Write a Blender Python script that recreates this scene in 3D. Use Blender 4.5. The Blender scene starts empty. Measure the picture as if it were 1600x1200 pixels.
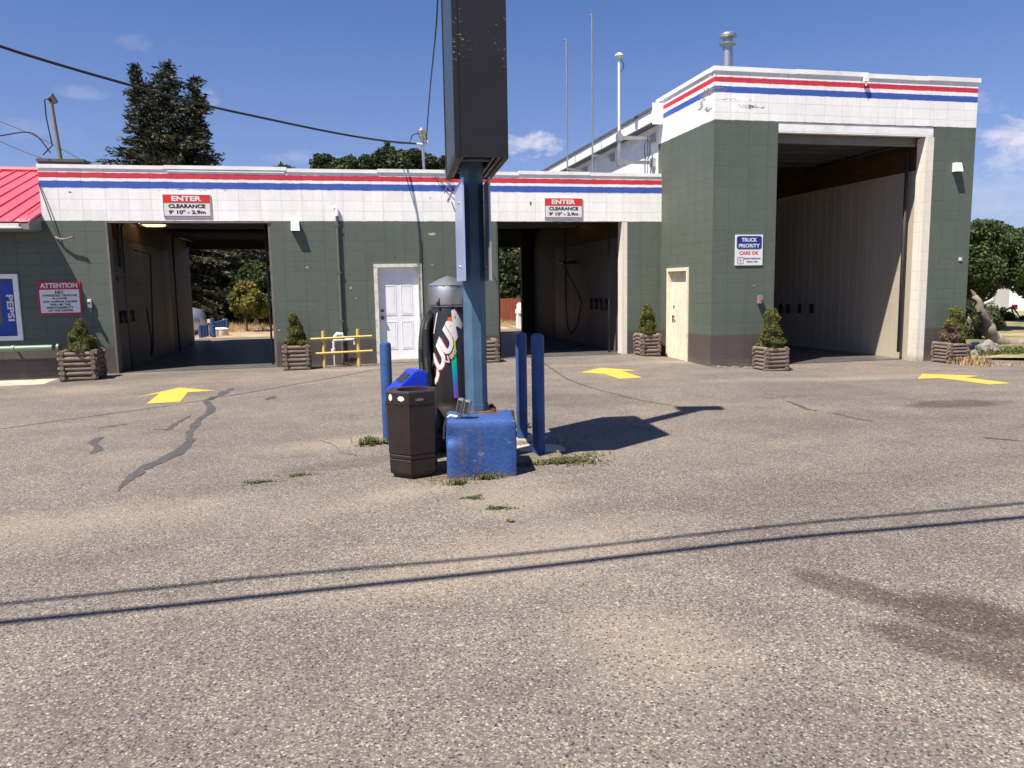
import bpy, bmesh, math, random
from mathutils import Vector, Matrix, Quaternion, noise
S = bpy.context.scene
C = S.collection
R = random.Random(7)
# ---------------------------------------------------------------- camera
FPX, PITCH, ROLL, YAW, CH = 1202.0, 0.12618, -0.01722, -0.21879, 1.6644
D1, D2, XC = 16.477, 14.027, 7.176          # facade planes, corner of the tall bay
cf = Vector((-math.sin(YAW)*math.cos(PITCH), math.cos(YAW)*math.cos(PITCH), -math.sin(PITCH)))
r0 = Vector((math.cos(YAW), math.sin(YAW), 0)); u0 = r0.cross(cf)
cr = math.cos(ROLL)*r0 + math.sin(ROLL)*u0
cu = math.cos(ROLL)*u0 - math.sin(ROLL)*r0
cam = bpy.data.cameras.new('camera'); camo = bpy.data.objects.new('camera', cam); C.objects.link(camo)
camo.matrix_world = Matrix(((cr.x, cu.x, -cf.x, 0), (cr.y, cu.y, -cf.y, 0), (cr.z, cu.z, -cf.z, CH), (0, 0, 0, 1)))
cam.sensor_width = 36; cam.lens = FPX/1600*36; cam.clip_start = .05; cam.clip_end = 3000
S.camera = camo
# ---------------------------------------------------------------- light
LD = Vector((.455, .30, -1)).normalized()
sd = -LD
SEL = math.asin(sd.z); SROT = math.atan2(sd.x, sd.y)
sun = bpy.data.lights.new('sun', 'SUN'); sun.energy = 5.0; sun.angle = math.radians(.53); sun.color = (1, .925, .81)
suno = bpy.data.objects.new('sun', sun); C.objects.link(suno); suno.rotation_mode = 'QUATERNION'
suno.rotation_quaternion = LD.to_track_quat('-Z', 'Y'); suno.location = (-8, -6, 18)
S.view_settings.view_transform = 'Standard'; S.view_settings.look = 'None'; S.view_settings.gamma = 1
S.view_settings.exposure = .95
S.render.engine = 'CYCLES'

def nd(nt, typ, ins=None, **props):
    n = nt.nodes.new(typ)
    for k, v in props.items(): setattr(n, k, v)
    for k, v in (ins or {}).items():
        if isinstance(v, bpy.types.NodeSocket): nt.links.new(v, n.inputs[k])
        elif v is not None:
            s = n.inputs[k]
            if s.type == 'RGBA' and len(v) == 3: v = (*v, 1)
            s.default_value = v
    return n
def mth(nt, op, a, b=None, c=None, clamp=False):
    n = nt.nodes.new('ShaderNodeMath'); n.operation = op; n.use_clamp = clamp
    for i, v in enumerate((a, b, c)):
        if v is None: continue
        if isinstance(v, bpy.types.NodeSocket): nt.links.new(v, n.inputs[i])
        else: n.inputs[i].default_value = v
    return n.outputs[0]
def mixc(nt, f, a, b, blend='MIX'):
    n = nt.nodes.new('ShaderNodeMix'); n.data_type = 'RGBA'; n.blend_type = blend
    for i, v in ((0, f), (6, a), (7, b)):
        if isinstance(v, bpy.types.NodeSocket): nt.links.new(v, n.inputs[i])
        else: n.inputs[i].default_value = v if i == 0 else (*v[:3], 1)
    return n.outputs[2]
def ramp(nt, f, stops, interp='LINEAR'):
    n = nt.nodes.new('ShaderNodeValToRGB'); n.color_ramp.interpolation = interp
    e = n.color_ramp.elements
    while len(e) < len(stops): e.new(1)
    for i, (p_, c_) in enumerate(stops):
        e[i].position = p_
        e[i].color = (*c_, 1) if isinstance(c_, tuple) else (c_, c_, c_, 1)
    nt.links.new(f, n.inputs[0]); return n.outputs[0]
def noi(nt, vec, scale, detail=4, rough=.55, dist=0):
    return nd(nt, 'ShaderNodeTexNoise', {'Vector': vec, 'Scale': scale, 'Detail': detail, 'Roughness': rough, 'Distortion': dist}).outputs[0]
def pos(nt): return nd(nt, 'ShaderNodeNewGeometry').outputs['Position']
def scl(nt, v, s):
    return nd(nt, 'ShaderNodeMapping', {'Vector': v, 'Scale': s}).outputs[0]
def newmat(name):
    m = bpy.data.materials.new(name); m.use_nodes = True; nt = m.node_tree
    return m, nt, nt.nodes['Principled BSDF']
def plain(name, col, rough=.6, metal=0, var=.12, vscale=3, bump=0, bscale=40, spec=.4, emit=None, dirt=0, stretch=(1, 1, 1)):
    m, nt, b = newmat(name)
    p = nd(nt, 'ShaderNodeTexCoord').outputs['Object']
    q = scl(nt, p, stretch)
    n1 = noi(nt, q, vscale, 5)
    k = ramp(nt, n1, [(.3, 1-var), (.7, 1+var)])
    c = mixc(nt, 1, col, k, 'MULTIPLY')
    if dirt:
        n2 = noi(nt, q, vscale*2.7, 8, .7)
        c = mixc(nt, mth(nt, 'MULTIPLY', ramp(nt, n2, [(.5, 0.0), (.72, 1.0)]), dirt), c, (.11, .09, .07))
    nt.links.new(c, b.inputs['Base Color'])
    b.inputs['Roughness'].default_value = rough; b.inputs['Metallic'].default_value = metal
    b.inputs['Specular IOR Level'].default_value = spec
    if bump:
        bn = nd(nt, 'ShaderNodeBump', {'Height': noi(nt, q, bscale, 4), 'Strength': bump, 'Distance': .01})
        nt.links.new(bn.outputs[0], b.inputs['Normal'])
    if emit: b.inputs['Emission Color'].default_value = (*emit[0], 1); b.inputs['Emission Strength'].default_value = emit[1]
    return m

# ---------------------------------------------------------------- projection of photo points onto the real planes of the site
def ray(px, py): return cf + (px-800)/FPX*cr - (py-600)/FPX*cu
def atY(px, py, Y): d = ray(px, py); t = Y/d.y; return Vector((d.x*t, Y, CH+d.z*t))
def atX(px, py, X): d = ray(px, py); t = X/d.x; return Vector((X, d.y*t, CH+d.z*t))
def atZ(px, py, Z): d = ray(px, py); t = (Z-CH)/d.z; return Vector((d.x*t, d.y*t, Z))
def ss(t): t = max(0, min(1, t)); return t*t*(3-2*t)
def gz(x, y):
    a = ss((y-12.8)/3.4)*(1-ss((x-6.6)/1.0))*.09*ss((x+6.2)/1.6)
    b = -.03*ss((y-12)/3)*ss((-x-5)/1)
    c = -.07*ss((y-9)/4)*ss((x-6.9)/1.6)
    return a+b+c
def G(px, py):
    z = 0
    for _ in range(8): p = atZ(px, py, z); z = gz(p.x, p.y)
    p.z = z; return p

# ---------------------------------------------------------------- world: sky with a few small clouds
W = bpy.data.worlds.new('World'); S.world = W; W.use_nodes = True
nt = W.node_tree; bg = nt.nodes['Background']
sky = nd(nt, 'ShaderNodeTexSky', sky_type='NISHITA', sun_disc=False, sun_elevation=SEL, sun_rotation=SROT, altitude=350, air_density=1.0, dust_density=.35, ozone_density=2.2)
dirv = nd(nt, 'ShaderNodeTexCoord').outputs['Generated']
skyc = mixc(nt, 1, sky.outputs[0], (.86, .98, 1.38), 'MULTIPLY')
sep = nd(nt, 'ShaderNodeSeparateXYZ', {0: dirv})
hz = ramp(nt, sep.outputs[2], [(0.0, .40), (.12, .18), (.30, 0.0)])
skyc = mixc(nt, hz, skyc, (4.2, 3.9, 5.4))
n1 = noi(nt, scl(nt, dirv, (1, 1, 1.9)), 16, 9, .62, .3)
n2 = noi(nt, scl(nt, dirv, (1, 1, 1.6)), 55, 6, .6)
mask = None
for (px, py, wx, wz, amp) in ((838, 230, .042, .019, 1.0), (800, 224, .02, .011, .6), (1588, 215, .040, .026, 1.0), (1570, 250, .05, .018, .7), (1545, 160, .025, .012, .4), (125, 143, .026, .008, .18), (330, 148, .014, .012, .35),
                              (60, 205, .05, .012, .1), (210, 70, .02, .01, .12), (1560, 300, .09, .03, .25), (470, 250, .06, .01, .2)):
    d = ray(px, py).normalized()
    rt = Vector((d.y, -d.x, 0)).normalized(); up = rt.cross(d)
    a = nd(nt, 'ShaderNodeVectorMath', {0: dirv, 1: tuple(rt)}, operation='DOT_PRODUCT').outputs['Value']
    b_ = nd(nt, 'ShaderNodeVectorMath', {0: dirv, 1: tuple(up)}, operation='DOT_PRODUCT').outputs['Value']
    f_ = nd(nt, 'ShaderNodeVectorMath', {0: dirv, 1: tuple(d)}, operation='DOT_PRODUCT').outputs['Value']
    q = mth(nt, 'ADD', mth(nt, 'POWER', mth(nt, 'DIVIDE', a, wx), 2), mth(nt, 'POWER', mth(nt, 'DIVIDE', b_, wz), 2))
    q = mth(nt, 'MULTIPLY', mth(nt, 'SUBTRACT', 1.25, q, clamp=False), mth(nt, 'GREATER_THAN', f_, 0))
    q = mth(nt, 'ADD', q, mth(nt, 'MULTIPLY', mth(nt, 'SUBTRACT', n1, .55), 5.0))
    q = mth(nt, 'ADD', q, mth(nt, 'MULTIPLY', mth(nt, 'SUBTRACT', n2, .5), 2.2))
    inside = mth(nt, 'MULTIPLY', mth(nt, 'MULTIPLY', q, .75, clamp=True), amp)
    # keep each cloud near its own spot
    near = mth(nt, 'GREATER_THAN', f_, math.cos(max(wx, wz)*1.9))
    inside = mth(nt, 'MULTIPLY', inside, mth(nt, 'MULTIPLY', mth(nt, 'SUBTRACT', f_, math.cos(max(wx, wz)*1.9)), 1/(1-math.cos(max(wx, wz)*1.9))*2.2, clamp=True))
    mask = inside if mask is None else mth(nt, 'MAXIMUM', mask, inside)
skyc = mixc(nt, mth(nt, 'MULTIPLY', mask, .85), skyc, (9.5, 9.0, 10.2))
nt.links.new(skyc, bg.inputs[0]); bg.inputs[1].default_value = .047

# ---------------------------------------------------------------- mesh builder
class MB:
    def __init__(s): s.v = []; s.f = []; s.sm = []
    def add(s, vs, fs, smooth=False):
        o = len(s.v); s.v += [tuple(v) for v in vs]; s.f += [tuple(i+o for i in f) for f in fs]; s.sm += [smooth]*len(fs); return s
    def box(s, x0, x1, y0, y1, z0, z1, m=None):
        vs = [Vector((x, y, z)) for z in (z0, z1) for y in (y0, y1) for x in (x0, x1)]
        if m: vs = [m @ v for v in vs]
        return s.add(vs, [(0, 2, 3, 1), (4, 5, 7, 6), (0, 1, 5, 4), (2, 6, 7, 3), (0, 4, 6, 2), (1, 3, 7, 5)])
    def bbox(s, x0, x1, y0, y1, z0, z1, b=.01, m=None):     # bevelled box
        bm = bmesh.new(); bmesh.ops.create_cube(bm, size=1)
        for v in bm.verts: v.co = Vector(((x0+x1)/2+v.co.x*(x1-x0), (y0+y1)/2+v.co.y*(y1-y0), (z0+z1)/2+v.co.z*(z1-z0)))
        bmesh.ops.bevel(bm, geom=bm.edges[:], offset=b, segments=2, affect='EDGES', profile=.6)
        s.frombm(bm, m); return s
    def frombm(s, bm, m=None, smooth=False):
        bm.verts.index_update(); vs = [(m @ v.co if m else v.co.copy()) for v in bm.verts]
        s.add(vs, [[v.index for v in f.verts] for f in bm.faces], smooth); bm.free(); return s
    def tube(s, pts, r, n=8, cap=True, smooth=True):
        pts = [Vector(p) for p in pts]; rs = r if isinstance(r, (list, tuple)) else [r]*len(pts)
        rings = []; prev = None
        for i, p in enumerate(pts):
            t = (pts[min(i+1, len(pts)-1)]-pts[max(i-1, 0)]).normalized()
            if prev is None: a = t.orthogonal().normalized()
            else: a = (prev - t*prev.dot(t)); a = a.normalized() if a.length > 1e-6 else t.orthogonal().normalized()
            prev = a; b = t.cross(a)
            rings.append([p+(a*math.cos(2*math.pi*k/n)+b*math.sin(2*math.pi*k/n))*rs[i] for k in range(n)])
        vs = [v for q in rings for v in q]; fs = []
        for i in range(len(pts)-1):
            for k in range(n): fs.append((i*n+k, i*n+(k+1) % n, (i+1)*n+(k+1) % n, (i+1)*n+k))
        s.add(vs, fs, smooth)
        if cap:
            s.add(rings[0], [tuple(reversed(range(n)))]); s.add(rings[-1], [tuple(range(n))])
        return s
    def cyl(s, x, y, z0, z1, r, n=20, r2=None): return s.tube([(x, y, z0), (x, y, z1)], [r, r2 if r2 is not None else r], n)
    def lathe(s, prof, cx=0, cy=0, n=28, smooth=True, rot=0, yaw=None):
        vs = []; fs = []
        for (r, z) in prof:
            for k in range(n): a = 2*math.pi*k/n+rot; vs.append((cx+r*math.cos(a), cy+r*math.sin(a), z))
        for i in range(len(prof)-1):
            for k in range(n): fs.append((i*n+k, i*n+(k+1) % n, (i+1)*n+(k+1) % n, (i+1)*n+k))
        s.add(vs, fs, smooth); return s
    def prism(s, poly, z0, z1, m=None):
        n = len(poly); vs = [Vector((x, y, z0)) for x, y in poly]+[Vector((x, y, z1)) for x, y in poly]
        if m: vs = [m @ v for v in vs]
        return s.add(vs, [tuple(reversed(range(n))), tuple(range(n, 2*n))]+[(i, (i+1) % n, n+(i+1) % n, n+i) for i in range(n)])
    def build(s, name, mat, parent=None, loc=None):
        me = bpy.data.meshes.new(name)
        off = Vector(loc) if loc is not None else (Vector(parent['_o']) if parent is not None and '_o' in parent else Vector((0, 0, 0)))
        me.from_pydata([(v[0]-off.x, v[1]-off.y, v[2]-off.z) for v in s.v], [], s.f)
        me.polygons.foreach_set('use_smooth', s.sm); me.materials.append(mat)
        bm = bmesh.new(); bm.from_mesh(me); 
        if len(bm.faces) < 6000: bmesh.ops.recalc_face_normals(bm, faces=bm.faces[:])
        bm.to_mesh(me); bm.free()
        if any(s.sm):
            try: me.set_sharp_from_angle(angle=math.radians(42))
            except Exception: pass
        o = bpy.data.objects.new(name, me); C.objects.link(o)
        if parent is not None:
            o.parent = parent; o['_o'] = tuple(off)
        elif loc is not None: o.location = loc; o['_o'] = tuple(off)
        return o
# verts are given in world coordinates; a thing stores its base point in _o and its parts are made relative to it
def tag(o, label=None, cat=None, group=None, kind=None):
    for k, v in (('label', label), ('category', cat), ('group', group), ('kind', kind)):
        if v: o[k] = v
    return o
def thing(name, label, cat, loc, group=None):
    o = bpy.data.objects.new(name, None); C.objects.link(o); o.location = loc; o.empty_display_size = .2
    o['_o'] = tuple(loc); return tag(o, label, cat, group)
def copytree(o, parent=None, dl=None):
    c = o.copy(); C.objects.link(c)
    if parent is not None: c.parent = parent
    for ch in list(o.children): copytree(ch, c)
    return c
def text_bm(body, w, h, bold=.0, ext=.002, shear=0, resolution=3):
    cu_ = bpy.data.curves.new('lettering', 'FONT'); cu_.body = body; cu_.size = 1; cu_.offset = bold; cu_.extrude = 0; cu_.shear = shear
    cu_.resolution_u = resolution
    o = bpy.data.objects.new('lettering', cu_); me = bpy.data.meshes.new_from_object(o)
    bm = bmesh.new(); bm.from_mesh(me); bpy.data.objects.remove(o); bpy.data.meshes.remove(me)
    xs = [v.co.x for v in bm.verts]; ys = [v.co.y for v in bm.verts]
    x0, x1, y0, y1 = min(xs), max(xs), min(ys), max(ys)
    for v in bm.verts: v.co = Vector(((v.co.x-(x0+x1)/2)/(x1-x0)*w, (v.co.y-(y0+y1)/2)/(y1-y0)*h, 0))
    return bm
def wall_text(mb, body, cx, y, cz, w, h, bold=.015, rot=0):   # text on a face looking to -Y
    bm = text_bm(body, w, h, bold)
    m = Matrix.Translation((cx, y, cz)) @ Matrix.Rotation(rot, 4, 'Y') @ Matrix.Rotation(math.pi/2, 4, 'X')
    return mb.frombm(bm, m)

# ---------------------------------------------------------------- materials
def ellip(nt, P, cx, cy, ax, ay, ang, edge=.35, wob=.5, wscale=2.0):
    """soft mask of a stain lying on the ground at (cx,cy)"""
    sx = nd(nt, 'ShaderNodeSeparateXYZ', {0: P}); X, Y = sx.outputs[0], sx.outputs[1]
    dx = mth(nt, 'SUBTRACT', X, cx); dy = mth(nt, 'SUBTRACT', Y, cy); c, s = math.cos(ang), math.sin(ang)
    u = mth(nt, 'ADD', mth(nt, 'MULTIPLY', dx, c/ax), mth(nt, 'MULTIPLY', dy, s/ax))
    v = mth(nt, 'ADD', mth(nt, 'MULTIPLY', dx, -s/ay), mth(nt, 'MULTIPLY', dy, c/ay))
    q = mth(nt, 'SQRT', mth(nt, 'ADD', mth(nt, 'MULTIPLY', u, u), mth(nt, 'MULTIPLY', v, v)))
    n = noi(nt, P, wscale, 6, .65)
    q = mth(nt, 'ADD', q, mth(nt, 'MULTIPLY', mth(nt, 'SUBTRACT', n, .5), wob*2))
    return mth(nt, 'DIVIDE', mth(nt, 'SUBTRACT', 1.0, q), edge, clamp=True)

def asphalt_mat():
    m, nt, b = newmat('weathered_asphalt'); P = pos(nt)
    v1 = nd(nt, 'ShaderNodeTexVoronoi', {'Vector': P, 'Scale': 125.0, 'Randomness': 1.0})
    v2 = nd(nt, 'ShaderNodeTexVoronoi', {'Vector': P, 'Scale': 84.0, 'Randomness': 1.0})
    g1 = nd(nt, 'ShaderNodeSeparateColor', {0: v1.outputs['Color']}); g2 = nd(nt, 'ShaderNodeSeparateColor', {0: v2.outputs['Color']})
    c1 = ramp(nt, g1.outputs[0], [(0, (.020, .018, .018)), (.14, (.065, .060, .055)), (.35, (.125, .112, .099)), (.70, (.185, .163, .140)), (.88, (.255, .222, .19)), (1, (.50, .45, .385))])
    c2 = ramp(nt, g2.outputs[1], [(0, (.012, .012, .015)), (.13, (.08, .072, .066)), (.5, (.145, .129, .113)), (.85, (.205, .18, .152)), (1, (.50, .44, .36))])
    col = mixc(nt, .42, c1, c2)
    tint = ramp(nt, g2.outputs[0], [(0, (.90, .97, 1.10)), (.5, (1, 1, 1)), (1, (1.12, .98, .90))])
    col = mixc(nt, .55, col, mixc(nt, 1, col, tint, 'MULTIPLY'))
    # binder between stones
    bind = ramp(nt, v1.outputs['Distance'], [(.30, 0.0), (.62, 1.0)])
    col = mixc(nt, mth(nt, 'MULTIPLY', bind, .45), col, (.085, .078, .072))
    n1 = noi(nt, P, .33, 7, .6); n2 = noi(nt, P, 1.6, 8, .65); n3 = noi(nt, scl(nt, P, (.6, 1.6, 1)), .9, 6, .6)
    col = mixc(nt, 1, col, ramp(nt, n1, [(.3, (.80, .80, .82)), (.5, (1, 1, 1)), (.7, (1.17, 1.12, 1.06))]), 'MULTIPLY')
    col = mixc(nt, 1, col, ramp(nt, n2, [(.32, (.85, .85, .86)), (.68, (1.14, 1.12, 1.09))]), 'MULTIPLY')
    col = mixc(nt, 1, col, ramp(nt, n3, [(.35, (.93, .92, .92)), (.65, (1.07, 1.06, 1.03))]), 'MULTIPLY')
    # windblown dust lying in the low spots
    def G2(px, py): p = G(px, py); return p.x, p.y
    dust = None
    for (px, py, ax, ay, an, amp) in ((850, 860, 1.3, .75, .2, .55), (700, 905, 1.6, .35, .05, .45), (560, 690, 1.5, .5, .3, .5), (470, 790, 2.6, .7, .1, .25), (120, 815, 1.5, .6, .25, .5), (955, 700, 1.2, .6, .1, .3),
                                  (1020, 1010, .55, .8, .2, .4), (800, 775, .7, .8, 0, .55), (1060, 565, 1.6, .35, -.1, .7), (1320, 592, 3.0, .5, 0, .55), (360, 590, 3.0, .7, .1, .35), (120, 610, 1.3, .7, 0, .5), (530, 578, 1.6, .35, 0, .6), (930, 570, 2.2, .3, 0, .45), (640, 770, .8, .35, .2, .6)):
        x, y = G2(px, py); e = mth(nt, 'MULTIPLY', ellip(nt, P, x, y, ax, ay, an, .8, .55, 1.7), amp)
        dust = e if dust is None else mth(nt, 'MAXIMUM', dust, e)
    fine = noi(nt, P, 26, 6, .7)
    dcol = ramp(nt, fine, [(.3, (.25, .205, .155)), (.7, (.36, .30, .235))])
    dthr = ramp(nt, noi(nt, P, 70, 3, .7), [(.3, .35), (.65, 1.0)])
    col = mixc(nt, mth(nt, 'MULTIPLY', dust, dthr), col, dcol)
    # old oil and water stains
    st = None
    for (px, py, ax, ay, an, amp) in ((1495, 631, .85, .35, 0, .75), (545, 725, .8, .22, .3, .35), (880, 625, 1.9, .9, -.4, .28), (1250, 660, 1.6, .8, 0, .22), (1430, 740, 2, .7, 0, .15), (265, 590, 3.2, .8, 0, .25)):
        x, y = G2(px, py); e = mth(nt, 'MULTIPLY', ellip(nt, P, x, y, ax, ay, an, .35, .45, 2.6), amp)
        st = e if st is None else mth(nt, 'MAXIMUM', st, e)
    for (xa, ya, xb, yb, hw_, amp) in ((1215, 888, 1480, 960, .17, .72), (1380, 925, 1660, 1005, .32, .85), (1320, 968, 1640, 1050, .19, .75), (1480, 1000, 1700, 1075, .26, .7)):
        A, B_ = G(xa, ya), G(xb, yb); e = mth(nt, 'MULTIPLY', ellip(nt, P, (A.x+B_.x)/2, (A.y+B_.y)/2, (B_-A).length/2*1.05, hw_, math.atan2(B_.y-A.y, B_.x-A.x), .4, .35, 4.0), amp)
        st = mth(nt, 'MAXIMUM', st, e)
    # drips and tyre-dark lanes leading to the bays
    drip = mth(nt, 'MULTIPLY', mth(nt, 'SUBTRACT', noi(nt, P, 3.3, 3, .5), .70), 9, clamp=True)
    st = mth(nt, 'MAXIMUM', st, mth(nt, 'MULTIPLY', drip, .5))
    col = mixc(nt, st, col, mixc(nt, 1, col, (.42, .37, .34), 'MULTIPLY'))
    # hairline cracks
    vc = nd(nt, 'ShaderNodeTexVoronoi', {'Vector': nd(nt, 'ShaderNodeVectorMath', {0: P, 1: nd(nt, 'ShaderNodeVectorMath', {0: nd(nt, 'ShaderNodeTexNoise', {'Vector': P, 'Scale': 1.3, 'Detail': 5.0}).outputs['Color'], 1: (.9, .9, 0)}, operation='MULTIPLY').outputs[0]}, operation='ADD').outputs[0], 'Scale': .21}, feature='DISTANCE_TO_EDGE', voronoi_dimensions='2D')
    ck = mth(nt, 'MULTIPLY', mth(nt, 'LESS_THAN', vc.outputs['Distance'], .0016), ramp(nt, noi(nt, P, .8, 3), [(.45, 0.0), (.6, .75)]))
    
    v3 = nd(nt, 'ShaderNodeTexVoronoi', {'Vector': P, 'Scale': 68.0}); g3 = nd(nt, 'ShaderNodeSeparateColor', {0: v3.outputs['Color']})
    pit = mth(nt, 'MULTIPLY', mth(nt, 'LESS_THAN', g3.outputs[2], .085), mth(nt, 'LESS_THAN', v3.outputs['Distance'], .42))
    col = mixc(nt, mth(nt, 'MULTIPLY', pit, .85), col, (.022, .021, .023))
    chip = mth(nt, 'MULTIPLY', mth(nt, 'GREATER_THAN', g3.outputs[1], .955), mth(nt, 'LESS_THAN', v3.outputs['Distance'], .34))
    col = mixc(nt, mth(nt, 'MULTIPLY', chip, .6), col, (.50, .47, .43))
    col = mixc(nt, 1, col, (1.07, 1.06, 1.065), 'MULTIPLY')
    nt.links.new(col, b.inputs['Base Color'])
    b.inputs['Roughness'].default_value = .82; b.inputs['Specular IOR Level'].default_value = .35
    h = mth(nt, 'ADD', mth(nt, 'MULTIPLY', v1.outputs['Distance'], -.5), mth(nt, 'MULTIPLY', v2.outputs['Distance'], -.6))
    bn = nd(nt, 'ShaderNodeBump', {'Height': h, 'Strength': .55, 'Distance': .006}); 
    b2 = nd(nt, 'ShaderNodeBump', {'Height': n2, 'Strength': .3, 'Distance': .03, 'Normal': bn.outputs[0]})
    nt.links.new(b2.outputs[0], b.inputs['Normal'])
    return m

def block_mat(name, bands, peel=(), rough=.62, course=.2032, z0=.61, gap=.4064, tone=1.0, jointy=.35):
    """painted concrete block; bands = [(z_from, colour)...] rising"""
    m, nt, b = newmat(name); P = pos(nt)
    sx = nd(nt, 'ShaderNodeSeparateXYZ', {0: P}); Z = sx.outputs[2]
    U = mth(nt, 'ADD', sx.outputs[0], mth(nt, 'MULTIPLY', sx.outputs[1], 1.0))
    wob = mth(nt, 'MULTIPLY', mth(nt, 'SUBTRACT', noi(nt, P, 7, 5, .6), .5), .03)
    Zw = mth(nt, 'ADD', Z, wob)
    col = None
    for z, c in bands:
        if col is None: col = nd(nt, 'ShaderNodeRGB').outputs[0]; col.default_value = (*c, 1)
        else: col = mixc(nt, mth(nt, 'MULTIPLY', mth(nt, 'SUBTRACT', Zw, z-.004), 120, clamp=True), col, c)
    # paint variation: broad rolled patches, streaks, grime
    k1 = ramp(nt, noi(nt, P, .9, 5, .6), [(.3, .93), (.7, 1.06)])
    k2 = ramp(nt, noi(nt, scl(nt, P, (5, 5, .7)), 1.4, 6, .65), [(.3, .93), (.7, 1.06)])
    k3 = ramp(nt, noi(nt, P, 22, 5, .7), [(.3, .95), (.7, 1.05)])
    bl = nd(nt, 'ShaderNodeTexBrick', {'Vector': nd(nt, 'ShaderNodeCombineXYZ', {0: U, 1: mth(nt, 'SUBTRACT', Z, z0)}).outputs[0], 'Color1': (.955, .955, .955, 1), 'Color2': (1.045, 1.045, 1.045, 1), 'Mortar': (.70, .70, .70, 1), 'Scale': 1.0, 'Mortar Size': .005, 'Mortar Smooth': .35, 'Bias': 0.0, 'Brick Width': gap, 'Row Height': course}, offset=0.0)
    for k in (k1, k2, k3): col = mixc(nt, 1, col, k, 'MULTIPLY')
    col = mixc(nt, jointy*2.0 if jointy < .5 else 1, col, mixc(nt, 1, col, bl.outputs['Color'], 'MULTIPLY'))
    grime = mth(nt, 'MULTIPLY', ramp(nt, noi(nt, scl(nt, P, (3, 3, .8)), 2.1, 7, .7), [(.54, 0.0), (.78, 1.0)]), .09)
    col = mixc(nt, grime, col, (.16, .14, .11))
    low = mth(nt, 'MULTIPLY', mth(nt, 'SUBTRACT', .30, mth(nt, 'ADD', Z, mth(nt, 'MULTIPLY', noi(nt, P, 5, 5), .3)), clamp=True), 2.6, clamp=True)
    col = mixc(nt, low, col, (.20, .16, .12))     # splashed dust at the foot of the wall
    pm = None
    nfl = noi(nt, P, 13, 8, .72, .6); nfs = noi(nt, scl(nt, P, (1, 1, 3)), 9, 7, .7, .8)
    for (x, y, z, rx, rz, t) in peel:
        d = mth(nt, 'ADD', mth(nt, 'ADD', mth(nt, 'POWER', mth(nt, 'DIVIDE', mth(nt, 'SUBTRACT', sx.outputs[0], x), rx), 2), mth(nt, 'POWER', mth(nt, 'DIVIDE', mth(nt, 'SUBTRACT', sx.outputs[1], y), rx), 2)), mth(nt, 'POWER', mth(nt, 'DIVIDE', mth(nt, 'SUBTRACT', Z, z), rz), 2))
        e = mth(nt, 'GREATER_THAN', mth(nt, 'SUBTRACT', nfs, mth(nt, 'MULTIPLY', d, .12)), t)
        pm = e if pm is None else mth(nt, 'MAXIMUM', pm, e)
    chips = mth(nt, 'GREATER_THAN', nfl, .735)
    pm = chips if pm is None else mth(nt, 'MAXIMUM', pm, chips)
    col = mixc(nt, pm, col, ramp(nt, noi(nt, P, 30, 3), [(.35, (.10, .09, .085)), (.65, (.30, .28, .25))]))
    nt.links.new(col, b.inputs['Base Color']); b.inputs['Roughness'].default_value = rough; b.inputs['Specular IOR Level'].default_value = .35
    h = mth(nt, 'ADD', mth(nt, 'MULTIPLY', bl.outputs['Fac'], -1.0), mth(nt, 'MULTIPLY', noi(nt, P, 60, 4, .7), .22))
    h = mth(nt, 'ADD', h, mth(nt, 'MULTIPLY', pm, -.5))
    h = mth(nt, 'ADD', h, mth(nt, 'MULTIPLY', noi(nt, P, 3, 4), .35))
    bn = nd(nt, 'ShaderNodeBump', {'Height': h, 'Strength': .65, 'Distance': .008})
    nt.links.new(bn.outputs[0], b.inputs['Normal'])
    return m
GREEN, BROWN, WHITE, RED, BLUE = (.096, .116, .095), (.084, .070, .066), (.83, .82, .80), (.56, .035, .062), (.045, .10, .40)
M = {}
M['asphalt'] = asphalt_mat()
M['wall_low'] = block_mat('painted_block_low', [(-1, BROWN), (.61, GREEN), (3.055, WHITE), (3.672, BLUE), (3.803, WHITE), (3.858, RED), (3.962, WHITE)],
                          peel=[(-2.6, D1, 3.66, 1.0, .05, .56), (3.2, D1, 4.0, .5, .03, .6), (6.9, D1, 3.8, .25, .3, .62), (-4.9, D1, 3.5, .4, .15, .64), (-.1, D1, 3.4, .6, .04, .6), (2.3, D1, 3.5, .2, .1, .6)])
M['wall_tall'] = block_mat('painted_block_tall', [(-1, BROWN), (.63, GREEN), (4.775, WHITE), (5.275, BLUE), (5.395, WHITE), (5.468, RED), (5.5645, WHITE)], z0=.64,
                           peel=[(XC, 14.28, 5.34, .30, .09, .40), (XC, 14.55, 5.20, .22, .22, .47), (XC, 14.3, 5.0, .3, .08, .50), (7.95, D2, 5.03, .35, .04, .47), (7.6, D2, 5.15, .5, .03, .52), (10.9, D2, 5.18, .3, .05, .56), (12.7, D2, 4.95, .4, .08, .6), (XC, 14.1, 5.6, .1, .05, .5)])
M['wall_white'] = block_mat('painted_block_white', [(-1, WHITE)])
M['jamb_white'] = block_mat('painted_block_cream', [(-1, (.72, .67, .58))], jointy=.2)
M['white_trim'] = plain('white_painted_metal', (.80, .80, .78), .45, dirt=.15, vscale=2)
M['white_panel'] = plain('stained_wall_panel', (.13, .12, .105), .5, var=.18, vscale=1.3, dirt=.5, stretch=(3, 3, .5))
M['cream_panel'] = plain('cream_wall_panel', (.45, .395, .315), .5, var=.05, vscale=1.2, dirt=.12, stretch=(2, 2, .5))
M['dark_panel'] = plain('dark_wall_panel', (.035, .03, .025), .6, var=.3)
M['wood'] = plain('stained_brown_plywood', (.085, .042, .018), .6, var=.35, vscale=2, stretch=(.5, .5, 3), dirt=.3)
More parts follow.
